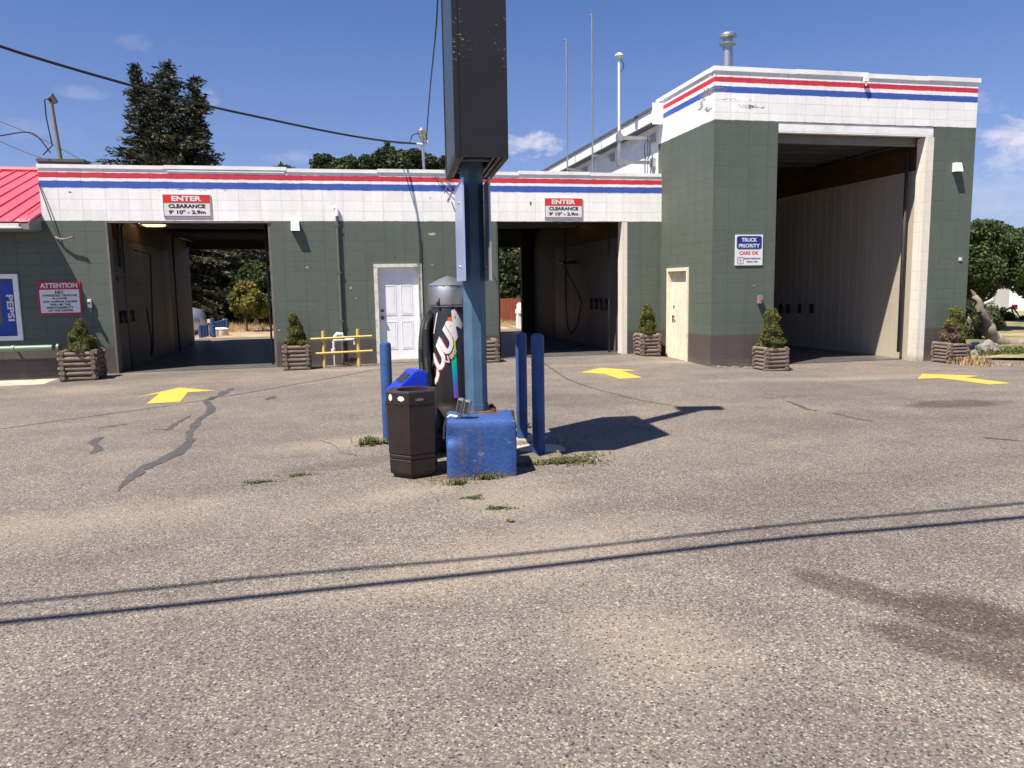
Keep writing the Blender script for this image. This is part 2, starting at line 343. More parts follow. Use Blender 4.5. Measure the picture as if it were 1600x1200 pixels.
M['ceiling'] = plain('dark_ceiling', (.04, .034, .028), .8, var=.3)
M['concrete'] = plain('damp_concrete', (.095, .09, .085), .38, var=.3, vscale=1.2, dirt=.6, bump=.2)
M['pale_concrete'] = plain('pale_concrete', (.42, .38, .32), .85, var=.2, vscale=2.5, dirt=.4, bump=.3)
M['grey_metal'] = plain('dull_grey_metal', (.33, .33, .32), .45, .5, var=.15, dirt=.3)
M['galv'] = plain('galvanised_steel', (.46, .47, .48), .38, .85, var=.15, vscale=5)
M['grey_paint'] = plain('grey_paint', (.20, .20, .19), .5, dirt=.3)
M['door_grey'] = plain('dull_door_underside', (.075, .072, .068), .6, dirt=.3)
M['track'] = plain('dark_steel_track', (.07, .065, .06), .45, .3, dirt=.4)
M['jamb_grey'] = plain('greybrown_steel_jamb', (.20, .18, .155), .45, .3, dirt=.5)
M['green_paint'] = plain('green_paint', GREEN, .5, var=.1)
M['pipe_green'] = plain('pale_green_pipe_paint', (.17, .23, .18), .4, var=.1)
M['door_white'] = plain('door_paint', (.78, .79, .80), .4, var=.04, dirt=.08)
M['frame_white'] = plain('peeling_frame_paint', (.66, .63, .57), .55, dirt=.75, vscale=4)
M['cream'] = plain('cream_door_paint', (.76, .68, .53), .5, var=.08, dirt=.35, stretch=(1, 1, .6))
M['black_metal'] = plain('black_metal', (.02, .02, .02), .35)
M['brass'] = plain('dark_lock_metal', (.10, .08, .05), .35, .9)
M['yellow'] = plain('yellow_paint', (.68, .47, .035), .65, var=.1, vscale=5, dirt=.3, bump=.3, bscale=90)
M['yellow_pipe'] = plain('yellow_rail_paint', (.60, .42, .13), .5, var=.12, dirt=.3)
M['pvc'] = plain('white_pvc', (.7, .7, .67), .4, dirt=.2)
M['log'] = plain('weathered_log', (.165, .125, .100), .85, var=.35, vscale=6, bump=.6, bscale=30, stretch=(1, 1, 4), dirt=.4)
M['logend'] = plain('log_end_grain', (.22, .16, .115), .85, var=.3, vscale=9, bump=.4)
M['soil'] = plain('planter_soil', (.07, .05, .035), .95, var=.3)
M['blue_post'] = plain('blue_post_paint', (.028, .070, .20), .48, var=.25, vscale=5, dirt=.25)
M['steel'] = plain('brushed_stainless', (.46, .45, .435), .46, 1, var=.08, vscale=60, stretch=(.05, .05, 6))
M['vac_black'] = plain('vacuum_black_vinyl', (.022, .022, .024), .32, var=.2)
M['hose'] = plain('black_ribbed_hose', (.018, .018, .02), .5)
M['letter_white'] = plain('lettering_white', (.66, .67, .64), .5, var=.08)
M['letter_red'] = plain('lettering_red', (.60, .05, .04), .5)
M['letter_pink'] = plain('lettering_pale_pink', (.70, .42, .40), .5)
M['ink'] = plain('lettering_black', (.012, .012, .014), .5)
M['sign_white'] = plain('sign_white', (.70, .70, .70), .4, var=.05, dirt=.08)
M['sign_red'] = plain('sign_red', (.62, .035, .03), .4, var=.06)
M['sign_darkred'] = plain('sign_dark_red', (.42, .02, .05), .4, var=.08)
M['sign_navy'] = plain('sign_navy', (.012, .03, .20), .4, var=.06)
M['sign_grey'] = plain('sign_outline_grey', (.35, .30, .32), .5)
M['can'] = plain('brown_trash_plastic', (.023, .0155, .0135), .42, var=.2, vscale=4, dirt=.12, bump=.1)
M['bin_blue'] = plain('bright_blue_plastic', (.008, .035, .46), .35, var=.06)
M['bag'] = plain('black_bag', (.012, .012, .013), .35, bump=.8, bscale=12)
M['red_metal'] = plain('red_roof_metal', (.62, .075, .11), .42, var=.10, vscale=2, dirt=.06)
M['gutter'] = plain('white_gutter', (.68, .68, .67), .4, dirt=.25)
M['fascia_grey'] = plain('grey_fascia', (.22, .215, .21), .6, dirt=.3)
M['glass'] = plain('dark_glass', (.03, .035, .045), .08, var=.2, spec=.6)
M['poster_blue'] = plain('poster_blue', (.012, .05, .34), .35, var=.15)
M['wire'] = plain('black_cable', (.025, .023, .022), .5)
M['cable_grey'] = plain('grey_cable', (.10, .10, .10), .5)
M['bark'] = plain('bark', (.09, .068, .05), .9, var=.35, vscale=5, bump=.8, bscale=20, stretch=(1, 1, .3))
M['drift'] = plain('weathered_driftwood', (.24, .19, .155), .85, var=.4, vscale=3, bump=.9, bscale=14, stretch=(1, 1, .35), dirt=.45)
M['rock'] = plain('rough_rock', (.21, .205, .185), .9, var=.35, vscale=3, bump=1, bscale=9, dirt=.3)
M['rock_pale'] = plain('pale_rock', (.42, .40, .37), .9, var=.2, vscale=4, bump=.8, bscale=12)
M['siding'] = plain('grey_siding', (.38, .37, .35), .6, var=.1)
M['trailer'] = plain('white_trailer_skin', (.80, .80, .80), .35, var=.04)
M['tail'] = plain('tail_lamp_plastic', (.12, .008, .02), .3)
M['tyre'] = plain('tyre_rubber', (.02, .02, .02), .8)
M['fence'] = plain('red_brown_fence', (.24, .065, .035), .75, var=.25, vscale=3, stretch=(4, 4, .5))
M['earth'] = plain('dry_earth', (.33, .24, .15), .95, var=.3, vscale=1.2, bump=.7, bscale=8, dirt=.35)
M['dryleaf'] = plain('dry_grass_blades', (.36, .25, .12), .8, var=.3)
M['tar'] = plain('crack_sealant', (.072, .066, .068), .6, var=.3, vscale=8, dirt=.2, bump=.3)
M['lamp_on'] = plain('lit_lamp_lens', (.8, .7, .45), .5, emit=((1, .70, .30), 1.6))
M['conc_blue'] = None
def scratched(name, base, under, scale, t, rough=.45, bump=.35, run=(1, 1, 1), spots=None, spec=.4, grime=False):
    m, nt, b = newmat(name); P = nd(nt, 'ShaderNodeTexCoord').outputs['Object']
    n = noi(nt, scl(nt, P, run), scale, 9, .72, .5)
    k = ramp(nt, noi(nt, P, 3.1, 6, .6), [(.3, .72), (.7, 1.22)])
    c = mixc(nt, 1, base, k, 'MULTIPLY')
    msk = mth(nt, 'MULTIPLY', mth(nt, 'SUBTRACT', n, t), 26, clamp=True)
    if spots is not None: msk = mth(nt, 'MULTIPLY', msk, spots(nt, P))
    c = mixc(nt, msk, c, under)
    if grime:
        Z = nd(nt, 'ShaderNodeSeparateXYZ', {0: pos(nt)}).outputs[2]; nn = noi(nt, P, 7, 8, .7)
        gm = mth(nt, 'MULTIPLY', mth(nt, 'SUBTRACT', mth(nt, 'ADD', mth(nt, 'MULTIPLY', nn, .38), -.11), Z), 9, clamp=True)
        c = mixc(nt, mth(nt, 'MULTIPLY', gm, .8), c, (.13, .10, .07))
        rs_ = mth(nt, 'MULTIPLY', ramp(nt, noi(nt, scl(nt, P, (9, 9, 1.1)), 1.6, 5, .6), [(.54, 0.0), (.68, .45)]), mth(nt, 'GREATER_THAN', Z, .12))
        c = mixc(nt, rs_, c, (.11, .085, .075))
        k9 = ramp(nt, noi(nt, P, 26, 7, .75), [(.35, .80), (.65, 1.16)]); c = mixc(nt, 1, c, k9, 'MULTIPLY')
    nt.links.new(c, b.inputs['Base Color']); b.inputs['Roughness'].default_value = rough; b.inputs['Specular IOR Level'].default_value = spec
    bn = nd(nt, 'ShaderNodeBump', {'Height': mth(nt, 'ADD', noi(nt, P, 42, 6, .7), mth(nt, 'MULTIPLY', msk, -.6)), 'Strength': bump, 'Distance': .012})
    nt.links.new(bn.outputs[0], b.inputs['Normal']); return m
M['conc_blue'] = scratched('blue_painted_concrete', (.026, .075, .245), (.17, .18, .18), 17, .60, .6, .5, grime=True)
M['pole_blue'] = scratched('chalky_blue_pole_paint', (.062, .125, .195), (.16, .19, .20), 22, .64, .5, .12, (1, 1, .35))
def cab_spots(nt, P):
    sx = nd(nt, 'ShaderNodeSeparateXYZ', {0: P})
    ex = ramp(nt, mth(nt, 'ABSOLUTE', sx.outputs[0]), [(.08, .08), (.15, 1.0)])
    zz = ramp(nt, mth(nt, 'ABSOLUTE', mth(nt, 'SUBTRACT', sx.outputs[2], 3.66)), [(.10, 1.0), (.26, 0.0)])
    return mth(nt, 'MULTIPLY', ex, zz)
M['cab_black'] = scratched('black_sign_enamel', (.013, .012, .013), (.42, .44, .44), 24, .615, .42, .08, (1, 1, 2.2), cab_spots)
M['panel_sky_tint'] = plain('sky_tinted_aluminium_sheet', (.42, .50, .74), .35, .35, var=.1, vscale=2)  # bare aluminium with the blue of the reflected sky put into its colour
M['panel_grey'] = plain('grey_aluminium_sheet', (.36, .36, .37), .4, .4, var=.15, vscale=2)

def foliage(name, dark, lite, scale=1.3, hue=None, trans=.25):
    m, nt, b = newmat(name); P = pos(nt)
    n = noi(nt, P, scale, 5, .6); n2 = noi(nt, P, scale*9, 3, .6)
    f = ramp(nt, mth(nt, 'ADD', mth(nt, 'MULTIPLY', n, .55), mth(nt, 'MULTIPLY', n2, .45)), [(.36, 0.0), (.64, 1.0)])
    c = mixc(nt, f, dark, lite)
    if hue: c = mixc(nt, mth(nt, 'MULTIPLY', ramp(nt, noi(nt, P, scale*1.7, 4), [(.52, 0.0), (.66, 1.0)]), hue[1]), c, hue[0])
    nt.links.new(c, b.inputs['Base Color']); b.inputs['Roughness'].default_value = .6; b.inputs['Specular IOR Level'].default_value = .25
    tr = nd(nt, 'ShaderNodeBsdfTranslucent', {'Color': c}); mx = nd(nt, 'ShaderNodeMixShader', {0: trans, 1: b.outputs[0], 2: tr.outputs[0]})
    nt.links.new(mx.outputs[0], nt.nodes['Material Output'].inputs[0]); return m
M['f_spruce'] = foliage('spruce_needles', (.016, .024, .015), (.058, .070, .036), .9, ((.10, .06, .03), .35), .1)
M['f_dark'] = foliage('dark_leaves', (.024, .038, .016), (.080, .105, .042), .6)
M['f_mid'] = foliage('mid_green_leaves', (.035, .055, .018), (.10, .135, .045), .8)
M['f_yellow'] = foliage('yellowing_leaves', (.10, .13, .03), (.24, .24, .06), 1.1, ((.40, .17, .08), .6))
M['f_shrub'] = foliage('dwarf_spruce_needles', (.060, .072, .017), (.165, .17, .045), 7, ((.19, .12, .045), .4), .15)
M['f_brown'] = foliage('dead_brown_needles', (.12, .075, .05), (.23, .15, .10), 9, None, .1)
M['f_weed'] = foliage('weed_leaves', (.045, .060, .022), (.13, .145, .055), 12, ((.22, .16, .07), .6))
M['f_grass'] = foliage('lawn_blades', (.05, .09, .025), (.14, .17, .06), 2, ((.30, .22, .10), .5))

# ---------------------------------------------------------------- structure: ground
def sheet(fx, x0, x1, y0, y1, step, dz):
    nx = max(1, int((x1-x0)/step)); ny = max(1, int((y1-y0)/step))
    vs = [(x0+(x1-x0)*i/nx, y0+(y1-y0)*j/ny, fx(x0+(x1-x0)*i/nx, y0+(y1-y0)*j/ny)+dz) for j in range(ny+1) for i in range(nx+1)]
    fs = [(j*(nx+1)+i, j*(nx+1)+i+1, (j+1)*(nx+1)+i+1, (j+1)*(nx+1)+i) for j in range(ny) for i in range(nx)]
    return vs, fs
xs = [-900, -300, -90, -40]+[-24+.5*i for i in range(97)]+[34, 60, 120, 300, 900]
ys = [-900, -300, -90, -30, -12]+[-6+.5*i for i in range(85)]+[50, 80, 150, 300, 1200]
mb = MB(); mb.add([(x, y, gz(x, y)) for y in ys for x in xs], [(j*len(xs)+i, j*len(xs)+i+1, (j+1)*len(xs)+i+1, (j+1)*len(xs)+i) for j in range(len(ys)-1) for i in range(len(xs)-1)], True)
ground = mb.build('ground', M['asphalt']); tag(ground, kind='structure')
mb = MB(); mb.add(*sheet(gz, -30, 12.6, 27.6, 70, .7, .006)); dirt = mb.build('dry_yard', M['earth']); tag(dirt, kind='structure')
def lawn_mat():
    m, nt, b = newmat('patchy_lawn'); P = pos(nt)
    c = mixc(nt, ramp(nt, noi(nt, P, .8, 7, .65), [(.4, 0.0), (.6, 1.0)]), (.10, .115, .04), (.34, .26, .14))
    nt.links.new(c, b.inputs['Base Color']); b.inputs['Roughness'].default_value = .95
    bn = nd(nt, 'ShaderNodeBump', {'Height': noi(nt, P, 20, 5, .7), 'Strength': .8, 'Distance': .03}); nt.links.new(bn.outputs[0], b.inputs['Normal']); return m
M['lawn'] = lawn_mat()
mb = MB(); poly = []
a = G(1505, 572); b_ = G(1600, 578)
lx0 = 13.25
mb.add([(lx0, 14.0, gz(lx0, 14)+.03), (b_.x+1.5, 13.3, .0), (60, 12.5, 0), (60, 70, 0.02), (lx0, 70, 0.02)], [(0, 1, 2, 3, 4)])
lawn = mb.build('grass_lawn', M['lawn']); tag(lawn, kind='structure')
# pale footing strip along the foot of the left wall
mb = MB(); p1, p2 = G(0, 601), G(88, 596); mb.bbox(-12, p2.x, p2.y-.12, D1-.004, -.2, .035, .01)
tag(mb.build('pavement', M['pale_concrete']), kind='structure')

# ---------------------------------------------------------------- car wash building
TOP1, TOP2 = 4.07, 5.69
B = thing('car_wash_building', 'green and white painted block car wash with three open bays and red and blue stripes', 'building', (4, D1, 0))
def part(name, mb, mat, parent=None, label=None):
    o = mb.build(name, mat, B if parent is None else parent)
    if label: o['label'] = label
    return o
XL = -5.42
T = .2
mb = MB()
for (x0, x1, z0, z1) in ((XL, -4.33, -.2, 3.05), (-1.285, .785, -.2, 3.05), (1.705, 3.375, -.2, 3.05), (6.36, XC, -.2, 3.05), (.785, 1.705, 2.14, 3.05), (XL, XC, 3.05, TOP1)):
    mb.box(x0, x1, D1, D1+T, z0, z1)
part('front_wall', mb, M['wall_low'])
# tall bay: front piers, header, left return with a door hole
mb = MB()
for (x0, x1, z0, z1) in ((XC, 8.54, -.3, 4.765), (12.11, 13.11, -.3, 4.765), (XC, 13.11, 4.765, TOP2)):
    mb.box(x0, x1, D2, D2+T, z0, z1)
for (y0, y1, z0, z1) in ((D2+T, 15.10, -.3, 1.95), (16.06, D1+T, -.3, 1.95), (D2+T, D1+T, 1.95, TOP2)):
    mb.box(XC, XC+T, y0, y1, z0, z1)
mb.box(12.91, 13.11, D2+T, 27, -.3, TOP2)
part('tall_bay_wall', mb, M['wall_tall'])
mb = MB(); mb.box(XC+.03, XC+.19, D1+T, 27.2, 3.7, 5.4); mb.box(XC+.19, 13.11, 27.0, 27.2, -.2, 5.4)
part('rear_white_wall', mb, M['wall_white'])
mb = MB(); mb.box(6.93, 6.97, D1-.02, 26.3, 5.22, 5.47); mb.box(6.93, XC+.03, D1-.06, D1-.02, 5.16, 5.62)
for y in (18.1, 20.2, 22.4, 24.4): mb.box(6.925, 6.93, y, y+.03, 5.22, 5.47)
part('fascia', mb, M['white_trim'])
mb = MB(); mb.box(6.90, 7.02, D1, 26.35, 5.47, 5.53); mb.box(6.97, 7.2, D1, 26.3, 5.22, 5.25)
mb.box(7.02, 12.9, D1, 27, 5.42, 5.5)
part('roof_edge', mb, M['cable_grey'])
# roofs
mb = MB(); mb.box(XL, XC, D1+T, 25.2, 3.72, 3.80); mb.box(XC+T, 12.91, D2+T, D1, 5.36, 5.42); part('flat_roof', mb, M['cable_grey'])
# flashing along the parapets, in overlapping lengths
mb = MB(); xsn = [XL-.02, -3.2, -.9, .9, 2.7, 3.9, 5.5, XC-.01]
for i in range(7):
    dz = (0, .012, -.014, .006, -.012, .012, .0)[i]; mb.box(xsn[i]+.003, xsn[i+1]-.003, D1-.018-.004*(i % 2), D1+T+.02, 4.035+dz, 4.105+dz)
mb.box(-3.15, -.95, D1-.014, D1-.003, 4.0, 4.03)
part('flashing', mb, M['white_trim'])
mb = MB(); x2 = [XC-.028, 8.9, 10.5, 11.9, 13.15]
for i in range(4):
    dz = (0, .008, -.008, .004)[i]; mb.box(x2[i]+.003, x2[i+1]-.003, D2-.022-.003*(i % 2), D2+T+.02, 5.67+dz, 5.755+dz)
mb.box(XC-.03, XC+T+.02, D2+T+.021, D1+.3, 5.672, 5.757); mb.box(12.93, 13.15, D2+T+.02, 27, 5.67, 5.75)
part('tall_flashing', mb, M['white_trim'])
# steel lintel and jambs
mb = MB(); mb.box(8.55, 12.09, D2+.01, D2+T-.01, 4.60, 4.763); mb.box(8.55, 12.09, D2+.012, D2+.13, 4.57, 4.60); part('lintel', mb, M['white_trim'])
mb = MB(); mb.box(11.92, 12.11, D2+.002, D2+T+.05, -.2, 4.56); part('tall_bay_jamb', mb, M['jamb_white'])
mb = MB(); mb.box(6.235, 6.36, D1+.002, D1+T+.05, -.1, 3.048); part('bay_jamb', mb, M['jamb_white'])
mb = MB(); mb.box(-4.33, -4.29, D1-.03, D1+T+.04, .0, 3.04); mb.box(-4.33, -1.28, D1-.012, D1+.08, 3.015, 3.046); mb.box(-1.325, -1.285, D1+.01, D1+T, 0, 3.015)
part('bay_jamb', mb, M['jamb_grey'])
mb = MB(); mb.box(3.375, 3.40, D1+.01, D1+T, 0, 3.03); part('bay_jamb', mb, M['jamb_grey'])
# interior of the bays
RY = 25.2
mb = MB()
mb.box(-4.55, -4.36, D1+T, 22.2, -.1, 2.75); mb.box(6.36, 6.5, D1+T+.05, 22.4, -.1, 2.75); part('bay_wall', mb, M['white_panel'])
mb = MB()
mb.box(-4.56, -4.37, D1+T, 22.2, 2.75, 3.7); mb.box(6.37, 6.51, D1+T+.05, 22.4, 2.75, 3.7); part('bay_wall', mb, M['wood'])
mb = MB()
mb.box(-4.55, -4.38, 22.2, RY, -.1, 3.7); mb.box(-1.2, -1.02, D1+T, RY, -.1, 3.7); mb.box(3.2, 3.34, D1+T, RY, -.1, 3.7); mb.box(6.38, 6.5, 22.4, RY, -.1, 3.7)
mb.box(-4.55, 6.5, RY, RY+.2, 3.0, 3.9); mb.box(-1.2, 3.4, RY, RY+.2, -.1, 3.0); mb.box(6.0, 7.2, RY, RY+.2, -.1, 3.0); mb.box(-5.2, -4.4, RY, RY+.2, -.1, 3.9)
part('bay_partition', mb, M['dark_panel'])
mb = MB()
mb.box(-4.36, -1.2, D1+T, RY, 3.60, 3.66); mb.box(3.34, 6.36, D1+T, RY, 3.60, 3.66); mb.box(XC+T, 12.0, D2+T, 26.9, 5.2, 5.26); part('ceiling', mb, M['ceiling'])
mb = MB()
mb.box(-4.36, -1.2, D1+.02, RY+.4, -.2, .102); mb.box(3.34, 6.36, D1+.02, RY+.4, -.2, .102); mb.box(8.2, 12.0, D2+.5, 26.9, -.3, -.055)
part('bay_floor', mb, M['concrete'])
# tall bay: right hand wall of cream board with battens, plywood above, left wall
mb = MB(); mb.box(12.02, 12.2, D2+T+.05, 26.9, -.2, 3.95)
y = D2+.9
while y < 26: mb.box(12.016, 12.02, y, y+.012, -.05, 3.95); y += .31
mb.box(8.1, 8.3, D2+T+.4, 26.9, -.2, 3.95)
part('bay_wall', mb, M['cream_panel'])
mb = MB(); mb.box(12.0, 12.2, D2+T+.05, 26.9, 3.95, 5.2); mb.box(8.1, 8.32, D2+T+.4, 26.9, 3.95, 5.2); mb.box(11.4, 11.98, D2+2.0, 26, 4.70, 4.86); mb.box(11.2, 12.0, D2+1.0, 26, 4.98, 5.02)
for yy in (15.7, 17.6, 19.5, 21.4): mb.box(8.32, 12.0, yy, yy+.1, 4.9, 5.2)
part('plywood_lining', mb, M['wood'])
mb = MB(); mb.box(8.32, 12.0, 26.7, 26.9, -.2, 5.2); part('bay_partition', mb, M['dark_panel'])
# rolled up sectional doors under the ceilings
def rolled(x0, x1, y0, y1, z, n, front=None):
    d = MB()
    for i in range(n):
        a = y0+(y1-y0)*i/n; b = y0+(y1-y0)*(i+1)/n
        d.box(x0, x1, a+.008, b-.008, z+.012*(i % 2), z+.05+.012*(i % 2))
        d.box(x0, x1, a+.02, a+.05, z-.03, z)
    if front: d.box(x0, x1, y0-.22, y0-.16, z-.02, front)
    o = part('overhead_door', d, M['door_grey'])
    t = MB()
    for x in (x0-.05, x1+.01):
        t.box(x, x+.04, y0-.1, y1, z-.06, z-.02)
        t.box(x, x+.04, y0-.3, y0-.24, .1, z-.2)
        t.tube([(x+.02, y0-.27, z-.25), (x+.02, y0-.2, z-.1), (x+.02, y0-.05, z-.03)], .02, 6)
    t.tube([(x0, y0-.15, z+.12), (x1, y0-.15, z+.12)], .02, 8)
    t.build('door_track', M['track'], o)
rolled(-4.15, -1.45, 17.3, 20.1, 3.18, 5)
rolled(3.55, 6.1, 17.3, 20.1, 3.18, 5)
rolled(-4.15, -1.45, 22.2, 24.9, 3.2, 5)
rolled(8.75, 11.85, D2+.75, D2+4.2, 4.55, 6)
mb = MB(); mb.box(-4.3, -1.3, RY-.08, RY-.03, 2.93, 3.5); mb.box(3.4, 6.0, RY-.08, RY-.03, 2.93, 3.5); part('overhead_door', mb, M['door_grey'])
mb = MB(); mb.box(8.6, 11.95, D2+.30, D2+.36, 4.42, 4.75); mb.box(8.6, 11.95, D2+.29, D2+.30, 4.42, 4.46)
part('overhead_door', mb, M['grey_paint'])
# door with six panels
def six_panel(B):
    fr = MB(); x0, x1, zt = .745, 1.745, 2.175
    fr.box(x0, x0+.075, D1-.025, D1+.11, .10, zt-.07); fr.box(x1-.075, x1, D1-.025, D1+.11, .10, zt-.07); fr.box(x0, x1, D1-.027, D1+.11, zt-.07, zt)
    f = part('door_frame', fr, M['frame_white'])
    th = MB(); th.box(x0+.075, x1-.075, D1-.02, D1+.12, .10, .165); th.build('threshold', M['pale_concrete'], f)
    d = MB(); a, b = x0+.078, x1-.078; yd = D1+.085; z0, z1 = .17, zt-.072
    w = b-a
    d.box(a, b, yd, yd+.045, z0, z1)
    def pan(xa, xb, za, zb, arch=False):
        for (g, yy) in ((0, .007), (.035, .006)):
            xa_, xb_, za_, zb_ = xa+g, xb-g, za+g, zb-g
            t_ = .014
            if g == 0:
                d.box(xa_, xb_, yd-yy, yd, za_, za_+t_); d.box(xa_, xb_, yd-yy, yd, zb_-t_, zb_); d.box(xa_, xa_+t_, yd-yy, yd, za_+t_, zb_-t_); d.box(xb_-t_, xb_, yd-yy, yd, za_+t_, zb_-t_)
            else: d.box(xa_, xb_, yd-yy, yd, za_, zb_)
        if arch: d.box(xa+.04, xb-.04, yd-.007, yd, zb-.001, zb+.02)
    for (fa, fb) in ((.15, .44), (.56, .85)):
        pan(a+w*fa, a+w*fb, z0+.21, z0+.80); pan(a+w*fa, a+w*fb, z0+.93, z0+1.56); pan(a+w*fa, a+w*fb, z0+1.68, z0+1.80, True)
    o = part('door', d, M['door_white'])
    h = MB(); h.tube([(a+.075, yd, 1.05), (a+.075, yd-.05, 1.05)], .022, 12); h.tube([(a+.075, yd-.04, 1.05), (a+.075, yd-.085, 1.05)], [.033, .024], 14)
    h.tube([(a+.075, yd, 1.20), (a+.075, yd-.02, 1.20)], .03, 14); h.tube([(a+.075, yd, 1.05), (a+.075, yd-.01, 1.05)], .04, 14)
    h.build('door_handle', M['brass'], o)
six_panel(B)
# cream door on the return wall of the tall bay
fr = MB(); fr.box(XC-.03, XC+.12, 15.05, 15.12, -.05, 1.93); fr.box(XC-.03, XC+.12, 16.04, 16.11, -.05, 1.93); fr.box(XC-.032, XC+.12, 15.05, 16.11, 1.93, 2.0)
f = part('door_frame', fr, M['cream'])
d = MB(); d.box(XC+.075, XC+.115, 15.12, 16.04, -.03, 1.93); o = part('door', d, M['cream'])
h = MB(); h.tube([(XC+.075, 15.93, .95), (XC+.03, 15.93, .95)], .015, 8); h.tube([(XC+.035, 15.93, .95), (XC+.03, 15.82, .93)], .012, 8)
h.tube([(XC+.03, 15.9, .80), (XC+.03, 15.9, .98)], .012, 8); h.tube([(XC+.075, 15.93, 1.16), (XC+.06, 15.93, 1.16)], .025, 10); h.build('door_handle', M['brass'], o)
# small things fixed to the walls stay parts of the wall they serve (conduit, junction plates)
mb = MB(); mb.tube([(.045, D1-.035, 3.24), (.045, D1-.035, .3), (.045, D1-.035, .12)], .03, 10)
for z in (1.0, 2.0, 2.95): mb.box(-.0, .09, D1-.06, D1, z, z+.03)
part('conduit', mb, M['green_paint'])
mb = MB(); mb.tube([(.045, D1-.035, 3.15), (.045, D1-.035, 3.30), (.0, D1-.03, 3.33)], .04, 10); part('conduit_elbow', mb, M['white_trim'])
mb = MB()
p = atY(1500, 405, D2); mb.bbox(p.x-.035, p.x+.035, D2-.02, D2, p.z-.035, p.z+.035, .004)
part('junction_plate', mb, M['frame_white'])
mb = MB(); p = atY(1350, 125, D2); mb.box(p.x-.05, p.x+.05, D2-.09, D2-.04, 5.58, 5.66); mb.tube([(p.x, D2-.05, 5.6), (p.x, D2-.07, 5.5)], .015, 6); part('bracket', mb, M['white_trim'])
mb = MB()
for k in range(90):
    x = R.uniform(XC-.05, 8.5); s = R.uniform(.01, .035); mb.bbox(x, x+s*1.6, D2-.03-R.random()*.12, D2-.03, gz(x, D2)-.01, gz(x, D2)+s, .004)
gr = part('foot_rubble', mb, M['rock']); gr['kind'] = 'stuff'
def patch(px, py, rw, rh, mat, seed, Yp=None, name='paint_patch'):
    g = random.Random(seed); Yp = D1 if Yp is None else Yp; c = atY(px, py, Yp); n = 14
    mb = MB(); mb.prism([(c.x+rw*math.cos(2*math.pi*k/n)*g.uniform(.7, 1.1), c.z+rh*math.sin(2*math.pi*k/n)*g.uniform(.6, 1.1)) for k in range(n)], Yp-.004, Yp-.0005, Matrix(((1, 0, 0, 0), (0, 0, 1, 0), (0, 1, 0, 0), (0, 0, 0, 1)))); part(name, mb, M[mat])
patch(675, 366, .10, .035, 'pale_concrete', 1); patch(675.5, 414, .03, .014, 'pale_concrete', 2); patch(480, 418, .035, .02, 'pale_concrete', 3); patch(672, 309, .012, .012, 'cable_grey', 4)
patch(829, 318, .02, .05, 'cable_grey', 5); patch(548, 450, .02, .03, 'pale_concrete', 6); patch(556, 466, .02, .014, 'pale_concrete', 7); patch(1375, 214, .05, .012, 'black_metal', 8, D2); patch(1504, 259, .035, .008, 'black_metal', 9, D2); patch(1178, 446, .03, .01, 'pale_concrete', 10, D2)
patch(617, 401, .012, .012, 'black_metal', 11); patch(109, 300, .03, .012, 'cable_grey', 12); patch(436, 516, .03, .02, 'pale_concrete', 13)
mb = MB(); a = atY(659, 377, D1); b = atY(660, 411, D1); mb.box(a.x, a.x+.014, D1-.003, D1-.0005, b.z, a.z); mb.box(b.x, b.x+.012, D1-.0035, D1-.0005, b.z-.06, b.z-.001); part('wall_crack', mb, M['black_metal'])
# hoses, booms and soap guns hung on the bay walls
mb = MB()
mb.tube([(-4.33, 18.5, 2.6), (-4.1, 18.5, 2.55), (-4.0, 18.5, 2.5), (-4.05, 18.5, 1.2), (-4.1, 18.6, .5), (-4.2, 18.8, .25), (-4.22, 19.0, .6), (-4.25, 18.9, 1.3)], .018, 6)
mb.tube([(-4.33, 17.0, 1.95), (-4.33, 19.0, 1.95)], .02, 6); mb.tube([(-4.33, 17.35, 3.2), (-4.33, 17.35, 2.2)], .03, 6)
for i in range(4): mb.box(-4.36, -4.30, 17.1+.3*i, 17.17+.3*i, 1.05, 1.3)
part('wash_gear', mb, M['black_metal'])
mb = MB()
mb.tube([(6.0, 20.1, 3.3), (6.0, 20.1, 1.2)], .02, 6); mb.tube([(6.33, 20.4, 2.3), (6.1, 20.4, 2.3), (6.1, 20.4, 1.0), (6.12, 20.3, .5), (6.15, 20.1, .35), (6.2, 19.7, .6), (6.25, 19.5, 1.2), (6.2, 19.6, 1.45), (6.12, 20.3, 2.0), (6.2, 21.4, 2.4)], .018, 6)
mb.box(6.0, 6.35, 20.25, 20.55, 2.25, 2.32)
for i in range(4): mb.box(6.28, 6.34, 17.75+.37*i, 17.81+.37*i, 1.05, 1.33)
part('wash_gear', mb, M['black_metal'])
mb = MB()
for px in (1222, 1233, 1251, 1270):
    p = atX(px, 482, 11.98); mb.box(11.92, 11.98, p.y-.04, p.y+.04, p.z-.12, p.z+.12)
part('wash_gear', mb, M['black_metal'])
# lit lamps under the ceilings
for (p, r_) in ((atY(238, 353, 19.0), .28), (atY(884, 352, 19.6), .25)):
    mb = MB(); mb.lathe([(0, p.z+.05), (r_, p.z+.05), (r_*1.02, p.z), (0, p.z-.015)], p.x, p.y, 20); part('ceiling_lamp', mb, M['lamp_on'])
for q in (-.1, .22):
    p = atY(1237, 244, 17.5); mb = MB(); mb.box(p.x-.5, p.x+.35, 17.5+q*2, 17.62+q*2, p.z+q*.3-.03, p.z+q*.3+.02); part('ceiling_lamp', mb, M['lamp_on'])

